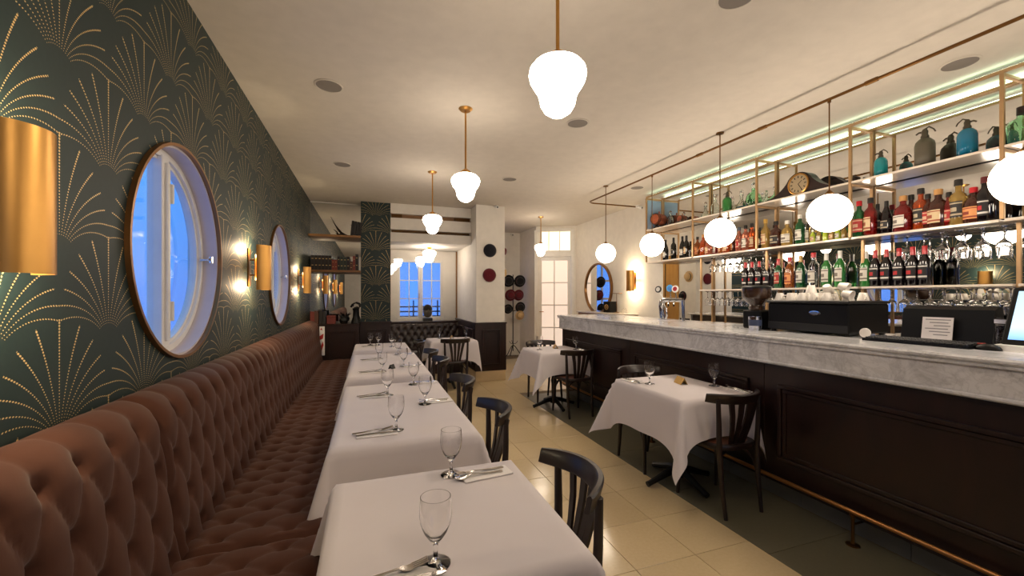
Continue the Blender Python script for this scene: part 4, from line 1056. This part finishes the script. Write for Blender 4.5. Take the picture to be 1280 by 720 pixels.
decanter(at(958, XS, Z2), 'ship', 'small clear decanter left of the mantel clock', None, .7)
for k in range(4):
    o = MB().lathe([(0, 0), (.018, 0), (.02, .05), (.018, .05), (.016, .006), (0, .006)], 12, cap=False).build('shot_glass', 'glass'); o.location = at(846+k*4.5, XS-.05, Z2)
    tag(o, '%s clear shot glass from the left before the small cask' % ORD[k], 'glass', 'shot glasses by the cask')
# green demijohn at the right edge
t = thing('demijohn', 'large pale green glass jar with dark stopper at the right end of the top shelf', 'jar', at(1279, XS-.03, Z2))
MB().lathe([(0, 0), (.075, 0), (.08, .01), (.08, .13), (.06, .165), (.03, .18), (.028, .21), (.024, .21), (.026, .178), (.056, .16), (.074, .13), (.074, .012), (0, .008)], 24, cap=False).build('vessel', G['ltgreen'], t, sharp=60)
MB().lathe([(0, .20), (.03, .20), (.03, .25), (0, .25)], 16).build('stopper', 'wood', t)
# mantel clock: napoleon hat outline
def clock(loc, rot):
    t = thing('mantel_clock', 'dark wooden mantel clock with round gilt dial on the top shelf', 'clock', loc, rot); t.scale = (1.2, 1.05, 1.2)
    n = 40; top = []
    for k in range(n+1):
        x = -.30+.60*k/n; a = abs(x)
        if a < .105: z = .075+sqrt(max(0, .115**2-x*x))*1.0
        else: f = (a-.105)/.195; z = .02+.102*(1-f)**2.2
        top.append((x, z))
    pts = [(-.30, 0)]+top+[(.30, 0)]
    MB().prism(pts, -.05, .05, 'xz').build('case', 'wood', t)
    m = MB().lathe([(.075, 0), (.088, 0), (.088, .012), (.080, .016), (.075, .008), (.075, 0)], 32, cap=False); m.xf(0, Matrix.Translation((0, -.05, .092)) @ Matrix.Rotation(pi/2, 4, 'X')); m.build('bezel', 'brass', t)
    dm = plain('silvered_dial', sr(176, 158, 128), .35, .4)
    m = MB().lathe([(0, 0), (.075, 0), (.075, .006), (0, .006)], 32); m.xf(0, Matrix.Translation((0, -.05, .092)) @ Matrix.Rotation(pi/2, 4, 'X')); d_ = m.build('dial', dm, t)
    for k in range(12):
        a = pi/6*k; m = MB().box(-.0035, .0035, -.058, -.0565, .050, .066); m.xf(0, Matrix.Translation((0, 0, .092)) @ Matrix.Rotation(a, 4, 'Y')); m.build('numeral', 'black', d_)
    for a, L_ in ((.9, .04), (2.6, .055)):
        m = MB().box(-.002, .002, -.0595, -.058, 0, L_); m.xf(0, Matrix.Translation((0, 0, .092)) @ Matrix.Rotation(a, 4, 'Y')); m.build('hand', 'black', d_)
clock((XS-.03, yat(1003, XS-.03), Z2), -pi/2)
t = thing('scale_ornament', 'low dark carved ornament with rounded back beside the mantel clock', 'ornament', at(1049, XS+.10, Z2), -pi/2)
n = 24; pts = [(-.15, 0), (-.15, .03)]+[(-.12+.20*k/n, .04+.07*sin(pi*k/n)**.8) for k in range(n+1)]+[(.10, .05), (.14, .10), (.16, .085), (.15, 0)]
MB().prism(pts, -.035, .035, 'xz').build('body', 'wood', t)
m = MB().lathe([(0, 0), (.03, 0), (.032, .004), (0, .006)], 16); m.xf(0, Matrix.Translation((-.02, -.04, .055)) @ Matrix.Rotation(pi/2, 4, 'X')); m.build('boss', 'blackmetal', t)
# ================================================================ ON THE BAR
t = thing('espresso_machine', 'black boxy espresso machine with oval badge on the bar', 'coffee machine', (3.28, 2.18, BT))
MB().box(-.20, .23, -.30, .30, .015, .225, .010).build('body', 'black', t)
MB().box(-.207, .237, -.307, .307, .225, .245, .006).build('top_tray', 'blackmetal', t)
MB().box(-.206, -.199, -.295, .295, .02, .075, .002).build('lower_trim', 'blackmetal', t)
m = MB().lathe([(0, 0), (.042, 0), (.040, .005), (0, .006)], 28); m.xf(0, Matrix.Translation((-.20, -.075, .155)) @ Matrix.Rotation(-pi/2, 4, 'Y') @ Matrix.Diagonal((.42, 1, 1, 1))); bd = m.build('badge', 'chrome', t)
m = MB().lathe([(0, 0), (.033, 0), (.032, .002), (0, .002)], 28); m.xf(0, Matrix.Translation((-.2055, -.075, .155)) @ Matrix.Rotation(-pi/2, 4, 'Y') @ Matrix.Diagonal((.34, 1, 1, 1))); m.build('badge_plate', plain('badge_blue_grey', sr(110, 120, 140), .3, .6), bd)
for a in (-.17, .20):
    for b in (-.27, .27): MB().lathe([(0, 0), (.018, 0), (.016, .016), (0, .016)], 12, (a, b, 0)).build('foot', 'blackmetal', t)
cup_m = MB().lathe([(0, 0), (.022, 0), (.024, .004), (.036, .05), (.037, .058), (.034, .058), (.032, .05), (.020, .008), (0, .006)], 20, cap=False).mesh('cup', plain('white_china', sr(236, 230, 222), .2), 60)
ha_m = MB().tube([(.032, 0, .048), (.05, 0, .046), (.053, 0, .032), (.045, 0, .02), (.030, 0, .018)], .0045, 8).mesh('handle', _mc['white_china'])
for k, (dx, dy, dz, rx, ry, rz) in enumerate([(-.14, .24, 0, pi, 0, .4), (-.14, .15, 0, pi, 0, 2), (-.14, .06, 0, pi, 0, 1), (-.14, -.03, 0, pi, 0, 4), (-.14, -.12, 0, pi, 0, 5), (-.13, -.22, 0, 1.9, .3, .2), (-.04, .20, 0, pi, 0, 3), (-.04, .10, 0, pi, 0, .3), (-.04, .0, 0, pi, 0, .9), (-.04, -.10, 0, pi, 0, 2.2), (-.04, -.2, 0, pi, 0, 1.2),
                                              (-.10, .02, .058, pi, 0, 1), (-.10, -.09, .058, 2.5, .2, 2), (.07, -.03, 0, pi, 0, 3), (.07, -.13, 0, pi, 0, 1), (.07, -.23, 0, pi, 0, 4), (-.09, -.17, .058, 2.0, -.5, 0), (.06, .1, 0, pi, 0, 0)]):
    o = bpy.data.objects.new('cup', cup_m); COL.objects.link(o); h_ = .245+dz+(.058 if rx == pi else .052)+.001
    o.location = (3.28+dx, 2.18+dy, BT+h_); o.rotation_euler = (rx, ry, rz)
    tag(o, 'white coffee cup on the espresso machine, %s counted from the far front' % ORD[k], 'cup', 'cups on the espresso machine')
    a = bpy.data.objects.new('handle', ha_m); COL.objects.link(a); a.parent = o
t = thing('coffee_grinder', 'coffee grinder with brown bean hopper and black body on the bar', 'grinder', (3.17, 2.66, BT))
MB().box(-.06, .10, -.09, .09, 0, .16, .012).build('body', 'black', t)
MB().lathe([(.055, .16), (.06, .19), (.05, .20), (.05, .205), (.10, .25), (.112, .27), (.112, .345), (0, .345)], 28, cap=False).build('hopper', bmat('smoked_brown_hopper', sr(58, 40, 30), .15), t, sharp=50)
MB().lathe([(0, .345), (.116, .345), (.116, .356), (.09, .372), (0, .375)], 28).build('lid', 'black', t)
t = thing('tin_cup', 'clear tumbler with blue striped label in front of the grinder', 'tumbler', (3.02, 2.545, BT))
MB().lathe([(0, 0), (.045, 0), (.050, .11), (.047, .11), (.043, .006), (0, .006)], 24, cap=False).build('vessel', 'chrome', t)
m = MB().lathe([(.0478, .035), (.0498, .085)], 24, cap=False); m.build('band', plain('navy_label', sr(50, 62, 92), .5), t)
# beer tap
t = thing('beer_tap', 'curved chrome beer tap tower with three badge handles', 'beer tap', (3.32, 4.05, BT))
MB().lathe([(0, 0), (.055, 0), (.055, .01), (.035, .02), (0, .02)], 20).build('base', 'chrome', t)
MB().tube([(0, 0, .01), (0, .01, .08), (0, .015, .16), (0, .0, .215), (0, -.05, .235), (0, -.15, .235), (0, -.34, .235)], [.03, .03, .034, .036, .03, .026, .022], 14).build('tower', 'chrome', t)
MB().tube([(0, -.01, .19), (0, -.07, .13), (0, -.08, .05), (0, -.06, .01)], [.012, .012, .012, .012], 10).build('support', 'chrome', t)
MB().tube([(0, -.34, .235), (0, -.345, .15), (0, -.35, .0)], .018, 12).build('leg', 'chrome', t)
for k, (y, z, c1, c2, nm, tl) in enumerate(((-.03, .36, sr(26, 22, 22), sr(190, 186, 180), 'black', .05), (-.16, .37, sr(70, 150, 210), sr(60, 120, 190), 'blue', 0), (-.25, .36, sr(235, 232, 228), sr(150, 30, 40), 'white', 0))):
    h = MB().tube([(-.01, y, .25), (-.02, y+tl, z-.04)], .008, 8).build('tap_handle', 'trimwhite' if k == 0 else 'chrome', t)
    m = MB().lathe([(0, -.008), (.04, -.008), (.042, 0), (.04, .008), (0, .008)], 24); m.xf(0, Matrix.Translation((-.025, y+tl*1.4, z)) @ Matrix.Rotation(-pi/2+.15, 4, 'Y') @ Matrix.Rotation(.3, 4, 'X')); m.build('badge', bmat('tap_%s' % nm, c1, .3), h)
    m = MB().lathe([(0, .008), (.026, .008), (.025, .0095), (0, .0095)], 20); m.xf(0, Matrix.Translation((-.025, y+tl*1.4, z)) @ Matrix.Rotation(-pi/2+.15, 4, 'Y') @ Matrix.Rotation(.3, 4, 'X')); m.build('badge_disc', bmat('tap_disc_%s' % nm, c2, .3), h)
    MB().tube([(-.03, y, .225), (-.045, y, .20), (-.045, y, .16)], .009, 8).build('spout', 'chrome', t)
# register back, card, keyboard, mouse, jar, monitor
t = thing('register_display', 'black slanted back of a register behind the keyboard', 'register', (3.27, 1.46, BT))
m = MB(); m.prism([(-.05, 0), (.09, 0), (.06, .215), (.03, .22), (-.02, .2)], -.205, .205, 'xz'); m.build('housing', 'black', t)
t2 = MB().box(-.004, .0, -.07, .07, -.065, .065).build('paper_card', plain('card_white', sr(232, 226, 226), .6)); t2.location = (3.20, 1.475, BT+.088); t2.rotation_euler = (0, .14, .0)
tag(t2, 'small white printed notice card leaning on the black register', 'card')
m = MB()
for k in range(6): m.box(-.0045, -.004, -.06+.01*(k % 2), .055-.02*(k % 3), .048-.018*k, .053-.018*k)
m.build('print_lines', plain('grey_print', sr(140, 136, 140), .7), t2)
t = thing('keyboard', 'black computer keyboard lying on the marble bar', 'keyboard', (3.03, 1.485, BT))
MB().prism([(-.07, 0), (.07, 0), (.07, .024), (-.07, .014)], -.245, .245, 'xz').build('case', 'black', t)
m = MB()
for r in range(5):
    for k in range(16): m.box(-.062+.025*r, -.062+.025*r+.020, -.235+.0295*k, -.235+.0295*k+.025, .014+.0018*r, .024+.0019*r, .002)
ko = m.build('keys', plain('key_black', sr(30, 30, 34), .5), t); ko['kind'] = 'stuff'
t = thing('computer_mouse', 'small dark mouse with reddish marks beside the keyboard', 'mouse', (3.03, 1.195, BT))
m = MB().grid(16, 9, lambda i, j: (.032*sin(pi*j/16)*cos(2*pi*i/16), .052*sin(pi*j/16)*sin(2*pi*i/16), .034*cos(pi*j/16)), closeu=True); m.build('shell', 'black', t)
MB().box(-.008, .008, .005, .04, .026, .034, .003).build('wheel', plain('mouse_red', sr(150, 40, 30), .4), t)
t = thing('jar', 'straight glass jar of dark granules with pale lid band beside the monitor', 'jar', (3.19, 1.185, BT))
gran = NT('dark_granules'); P_ = gran.pos('Object'); gran.set(col=gran.mix((gran.noise(P_, 130, 2, .6)-.42)._o('MULTIPLY', 6.0)._o('MINIMUM', 1.0)._o('MAXIMUM', 0.0), sr(40, 30, 34), sr(190, 180, 184)), rough=.4)
MB().lathe([(0, .002), (.044, .002), (.044, .125), (0, .125)], 20).build('filling', gran.m, t)
MB().lathe([(0, 0), (.047, 0), (.047, .165), (.0455, .165), (.0455, .002), (0, .0015)], 24, cap=False).build('vessel', 'glass', t)
MB().lathe([(.0475, .135), (.0475, .155)], 24, cap=False).build('band', plain('jar_band', sr(190, 190, 205), .4), t)
t = thing('monitor', 'tilted black touch screen monitor with bright display at the right edge', 'monitor', (3.13, .96, BT), 0)
MB().prism([(-.09, 0), (.13, 0), (.12, .035), (-.085, .03)], -.15, .22, 'xz').build('base', 'trimwhite', t)
tm_ = Matrix.Translation((-.045, 0, .035)) @ Matrix.Rotation(radians(24), 4, 'Y')
m = MB().box(0, .025, -.22, .215, 0, .32, .008); m.xf(0, tm_); s_ = m.build('screen_frame', 'black', t)
dn = NT('display_glow'); x, y, z = dn.sep(dn.pos('Generated')); dn.set(col=(.02, .02, .03), emit=dn.ramp(z, (0, sr(120, 170, 240)), (.25, sr(190, 225, 245)), (1, sr(170, 205, 235))), es=.9, rough=.2)
m = MB().box(-.0015, .0, -.195, .19, .025, .295); m.xf(0, tm_); m.build('display', dn.m, s_)
m = MB().tube([(.04, 0, .03), (.06, 0, .12)], .03, 10); m.build('stand', 'trimwhite', t)
# white saucer, small pots near the register
o = MB().lathe([(0, 0), (.026, 0), (.032, .004), (.030, .006), (0, .003)], 24).build('saucer', _mc['white_china']); o.rotation_euler = (0, radians(-80), .2); o.location = (3.13, 1.81, BT+.034)
tag(o, 'white saucer standing on edge against the espresso machine', 'saucer')
for k in range(3):
    o = MB().lathe([(0, 0), (.022, 0), (.026, .03), (.024, .03), (.02, .004), (0, .004)], 16).build('dip_bowl', _mc['white_china']); o.location = (3.27, 1.745-.0+.06*0, BT) if k == 0 else (3.30+.055*k, 1.735, BT)
    tag(o, 'tiny white bowl between espresso machine and register, %s from left' % ORD[k], 'bowl', 'tiny bowls on the bar')
# ================================================================ LEDGE, RACK, HATS, CAMERAS
t = thing('desk_radio', 'small black box radio with round silver dial on the wall ledge', 'radio', (XR-.14, 6.50, 1.15), .25)
MB().box(-.09, .09, -.085, .085, 0, .20, .006).build('case', 'black', t)
m = MB().lathe([(.03, 0), (.05, 0), (.05, .008), (.03, .008), (.03, 0)], 24, cap=False); m.xf(0, Matrix.Translation((-.09, 0, .10)) @ Matrix.Rotation(-pi/2, 4, 'Y')); m.build('dial_ring', 'chrome', t)
m = MB().lathe([(0, 0), (.018, 0), (.018, .01), (0, .01)], 16); m.xf(0, Matrix.Translation((-.09, 0, .10)) @ Matrix.Rotation(-pi/2, 4, 'Y')); m.build('knob', 'chrome', t)
t = thing('cup_stand', 'thin brass stand with flat top behind the black radio', 'stand', (XR-.12, 6.32, 1.15))
MB().lathe([(0, 0), (.05, 0), (.05, .008), (.006, .015), (.005, .34), (0, .34)], 16).build('stem', 'brass_dark', t); MB().box(-.03, .03, -.13, .13, .34, .352, .003).build('plate', 'brass_dark', t)
t = thing('ring_pull', 'thin steel hoop standing on the ledge by the wall sconce', 'hoop', (XR-.16, 6.02, 1.15))
MB().tube([(0, .07*cos(a), .005+.09*sin(a)) for a in [pi*k/14 for k in range(15)]], .005, 8).build('hoop', 'steel', t)
felt = {k: fabric('felt_'+k, v, tuple(c*1.2 for c in v), 200, .3) for k, v in {'navy': sr(24, 24, 32), 'black': sr(20, 19, 21), 'maroon': sr(92, 24, 34), 'straw': sr(196, 164, 118), 'red': sr(140, 26, 30)}.items()}
def hat(name, loc, rot, c_, label, s=1.0, brim=True, group='hats'):
    """crown along local +z"""
    t = thing(name, label, 'hat', loc, 0, group); t.rotation_euler = rot
    if brim: pf = [(0, .085), (.03, .088), (.058, .080), (.072, .060), (.078, .012), (.082, .006), (.112, .002), (.118, .006), (.118, .002), (.112, -.003), (.07, -.002), (0, -.002)]
    else: pf = [(0, .052), (.05, .050), (.09, .040), (.112, .022), (.115, .008), (.10, -.006), (.07, -.010), (0, -.010)]
    MB().lathe([(r*s, z*s) for r, z in pf], 28, cap=False).build('crown', felt[c_], t, sharp=60)
    if brim: MB().lathe([(.0795*s, .012*s), (.0785*s, .030*s)], 28, cap=False).build('band', felt['black' if c_ not in ('black', 'navy') else 'maroon'], t)
    else: MB().lathe([(0, .051*s), (.006*s, .052*s), (.004*s, .060*s), (0, .061*s)], 10).build('button', felt[c_], t)
RX = (pi/2, 0, 0)
hat('beret', (1.95, CY-.012, 2.225), RX, 'navy', 'round navy beret on the front of the white column, above the maroon one', 1.0, False, 'berets on the column')
hat('beret', (1.94, CY-.012, 1.805), RX, 'maroon', 'round maroon beret on the front of the white column', 1.02, False, 'berets on the column')
hat('brim_hat', (CX1+.004, 6.92, 2.24), (0, pi/2, 0), 'maroon', 'dark red hat hung on the side of the column, upper', .9, True, 'hats on the column side')
hat('brim_hat', (CX1+.004, 6.95, 1.86), (0, pi/2, 0), 'straw', 'straw hat hung on the side of the column, seen in the bar mirror', 1.0, True, 'hats on the column side')
hat('brim_hat', (CX1+.004, 7.12, 1.45), (0, pi/2, 0), 'black', 'black hat hung low on the side of the column', .9, True, 'hats on the column side')
RKX, RKY = 3.20, 9.10
t = thing('hat_rack', 'slim black iron standing hat rack with tripod feet by the far wall', 'hat rack', (RKX, RKY, 0))
MB().tube([(0, 0, .16), (0, 0, 1.95)], .012, 10).build('pole', 'blackmetal', t)
for k in range(3):
    a = -.6+2*pi*k/3
    MB().tube([(0, 0, .30), (.06*cos(a), .06*sin(a), .26), (.16*cos(a), .16*sin(a), .12), (.27*cos(a), .27*sin(a), .008)], .010, 8).build('foot', 'blackmetal', t)
    MB().tube([(0, 0, .34), (.05*cos(a), .05*sin(a), .33), (.09*cos(a), .09*sin(a), .36), (.11*cos(a), .11*sin(a), .40)], .006, 8).build('curl', 'blackmetal', t)
for z in (1.78, 1.47, 1.15):
    for sx in (-1, 1): MB().tube([(0, 0, z-.05), (sx*.06, -.03, z-.04), (sx*.10, -.05, z+.0)], .008, 8).build('peg', 'blackmetal', t)
for dx, z, c_, nm, l, s in ((-.14, 1.80, 'black', 'brim_hat', 'black hat at the top left of the hat rack', 1.2), (.14, 1.80, 'black', 'brim_hat', 'black hat at the top right of the hat rack', 1.2), (-.09, 1.47, 'maroon', 'brim_hat', 'maroon hat at the middle left of the hat rack', 1.15), (.11, 1.47, 'maroon', 'brim_hat', 'maroon hat at the middle right of the hat rack', 1.1), (-.15, 1.15, 'black', 'brim_hat', 'black hat at the lower left of the hat rack', .95), (.14, 1.19, 'black', 'brim_hat', 'black cap above the tan hat at the lower right of the hat rack', 1.05), (.13, 1.0, 'straw', 'brim_hat', 'tan hat hanging lowest on the hat rack', .95)):
    hat(nm, (RKX+dx, RKY-.075-(.03 if 'tan' in l else 0), z), (pi/2+.15, (-.3 if dx > 0 else .3), 0), c_, l, s, True, 'hats on the rack')
for loc, rz, l in (((2.06, CY-.03, 2.955), 0, 'on the white column'), ((3.30, 9.47, 2.93), 0, 'in the far corner by the glazed door'), ((4.20, 5.72, 2.90), .6, 'at the end of the brass ceiling pipe')):
    t = thing('security_camera', 'tiny white dome security camera ' + l, 'camera', loc, rz, 'security cameras')
    MB().box(-.035, .035, -.01, .028, .01, .045, .005).build('mount', 'trimwhite', t)
    MB().tube([(0, -.005, .02), (0, -.07, 0)], .026, 14).build('housing', 'trimwhite', t); MB().tube([(0, -.069, .0005), (0, -.074, -.001)], .015, 12).build('lens', 'black', t)
# ================================================================ BOOKSHELF CORNER
cb = thing('low_cabinet', 'dark wood cabinet with panelled front at the end of the banquette', 'cabinet', (-.5, 7.15, 0))
MB().box(-.395, .355, -.18, .25, 0, .985, .003).build('body', 'wood', cb); MB().box(-.395, .36, -.20, .25, .985, 1.008, .004).build('top', 'wood', cb)
f = frame_x(MB(), -.10, .30, -.18, .45, .90, .04, .014); f.build('door', 'wood', cb)
t = thing('wall_card', 'red and white printed strip poster between banquette and dark cabinet', 'poster', (-.69, 6.93, .53))
MB().box(-.03, .045, .028, .034, 0, .45).build('sheet', 'napkin', t)
rd = plain('poster_red', sr(190, 36, 32), .5)
for pts in ([(-.028, .30), (.03, .34), (.02, .26), (-.02, .24)], [(-.028, .10), (.02, .22), (.03, .16), (.01, .10), (.0, .06), (-.02, .05)], [(-.02, .40), (.0, .43), (.012, .39)]): MB().prism(pts, .0275, .0285, 'xz').build('print', rd, t)
def shelf_board(z, label, dp):
    t = thing('wall_shelf', label, 'shelf', (-.51, 7.22, z), 0, 'oak shelves on the wall mirror')
    MB().box(-.385, .385, -dp, .178, -.035, 0, .004).build('board', 'shelfwood', t)
shelf_board(2.43, 'upper oak wall shelf with few objects on the mirror beside the green pilaster', .12); shelf_board(1.865, 'lower oak wall shelf full of old books beside the green pilaster', .12)
bkcols = {'black': sr(26, 20, 20), 'red': sr(120, 44, 32), 'green': sr(32, 44, 36), 'brown': sr(84, 48, 32), 'navy': sr(26, 30, 44), 'tan': sr(140, 104, 70)}
def book(x, y, z, w, h, d, c_, label, lean=0, group='old books on the wall shelves', stripes=2):
    t = thing('book', label, 'book', (x, y, z), 0, group); t.rotation_euler = (0, lean, 0)
    cm = plain('book_'+c_, bkcols[c_], .55)
    m = MB(); m.box(-w/2, -w/2+.003, -d/2, d/2, 0, h); m.box(w/2-.003, w/2, -d/2, d/2, 0, h); m.box(-w/2+.003, w/2-.003, -d/2, -d/2+.004, 0, h); m.build('cover', cm, t)
    MB().box(-w/2+.0035, w/2-.0035, -d/2+.005, d/2-.006, .004, h-.004).build('pages', 'napkin', t)
    gl = plain('gilt', sr(196, 166, 110), .4, .6)
    for k in range(stripes): zz = h*(.30+.45*k/max(1, stripes-1)); MB().box(-w/2+.012, w/2-.012, -d/2-.001, -d/2+.001, zz, zz+h*.045).build('spine_label', gl, t)
x = -.865; seqb = ['black']*6+['red', 'red', 'black', 'green', 'green', 'black', 'brown', 'red', 'black']; hs = [.235]*6+[.17, .17, .225, .22, .22, .225, .15, .24, .27]
for k, (c_, h_) in enumerate(zip(seqb, hs)):
    w_ = [.052, .052, .05, .05, .05, .05, .042, .042, .04, .05, .05, .045, .045, .04, .045][k]
    book(x+w_/2, 7.22, 1.8655, w_-.002, h_*.98, .15, c_, '%s old book, %s from left on the lower wall shelf' % (c_, ORD[k]))
    x += w_
for k in range(4): book(-.265+.042*k, 7.22, 2.4305, .038, .245-.008*k, .15, 'black', 'black book, %s from left on the upper wall shelf' % ORD[k], .10, stripes=0)
t = thing('antler_ornament', 'thin dark pointed ornament leaning on the upper wall shelf', 'ornament', (-.44, 7.22, 2.43))
MB().tube([(.10, 0, .005), (.02, 0, .05), (-.06, 0, .15), (-.14, .0, .30)], [.016, .014, .009, .003], 8).build('long_horn', 'wood', t); MB().tube([(-.02, 0, .005), (-.05, 0, .06), (-.10, 0, .10)], [.014, .01, .003], 8).build('short_horn', 'wood', t)
MB().lathe([(0, 0), (.06, 0), (.05, .025), (.02, .04), (0, .042)], 16, (.02, 0, 0)).build('base', 'blackmetal', t)
for k, (x, w_, h_, c_) in enumerate(((-.86, .06, .20, 'red'), (-.80, .055, .21, 'brown'), (-.74, .045, .215, 'black'), (-.69, .045, .20, 'black'))):
    book(x+.03, 7.12, 1.0085, w_, h_, .16, c_, '%s book, %s of the upright group on the low cabinet' % (c_, ORD[k]), 0, 'books on the low cabinet', 0)
t = thing('leather_box', 'reddish brown leather box on the low cabinet', 'box', (-.56, 7.10, 1.0085)); MB().box(-.065, .065, -.06, .06, 0, .10, .006).build('body', plain('box_leather', sr(110, 42, 34), .5), t); MB().box(-.067, .067, -.062, .062, .10, .135, .006).build('lid', _mc['box_leather'], t)
t = thing('black_pot', 'low black bowl with dried sprigs on the low cabinet', 'pot', (-.38, 7.12, 1.0085)); MB().lathe([(0, 0), (.05, 0), (.07, .05), (.055, .09), (.05, .09), (.06, .05), (0, .01)], 20, cap=False).build('bowl', 'blackmetal', t)
for k in range(9): a = k*.7; MB().tube([(0, 0, .06), (.05*cos(a), .05*sin(a), .11), (.09*cos(a), .09*sin(a), .14+.01*(k % 3))], [.006, .01, .003], 6).build('sprig', felt['black'], t)
t = thing('desk_telephone', 'tall black vintage object with curved handle beside the green pilaster', 'ornament', (-.20, 7.08, 1.0085))
MB().lathe([(0, 0), (.075, 0), (.072, .02), (.045, .10), (.04, .20), (.05, .24), (0, .26)], 20).build('body', 'black', t); MB().tube([(-.07, 0, .26), (-.05, 0, .31), (0, 0, .33), (.05, 0, .31), (.07, 0, .26)], [.018, .011, .010, .011, .018], 10).build('handle', 'black', t)
# carved head on the niche ledge
t = thing('carved_head', 'dark carved head on a block on the niche ledge before the window', 'sculpture', (1.10, 8.22, .955))
MB().box(-.09, .09, -.05, .05, 0, .06, .006).build('plinth', 'blackmetal', t)
def hd(i, j):
    a = 2*pi*i/24; b = pi*j/16; r = sin(b); x = .085*r*cos(a)*(1+.15*cos(b)); y = .075*r*sin(a); z = -.12*cos(b)+.19
    if y < 0:
        fx = abs(x)
        if fx < .018 and .15 < z < .22: y -= .022*(1-fx/.018)
        if .02 < fx < .05 and .20 < z < .225: y += .014
        if fx < .03 and .118 < z < .130: y -= .008
    return (x, y, z)
MB().grid(24, 17, hd, closeu=True).build('head', plain('stone_mask', sr(92, 84, 72), .6), t)
m = MB().grid(24, 9, lambda i, j: (.095*sin(pi*j/16)*cos(2*pi*i/24), .01+.085*sin(pi*j/16)*sin(2*pi*i/24), .215+.115*cos(pi*j/16)), closeu=True); m.build('headdress', felt['black'], t)
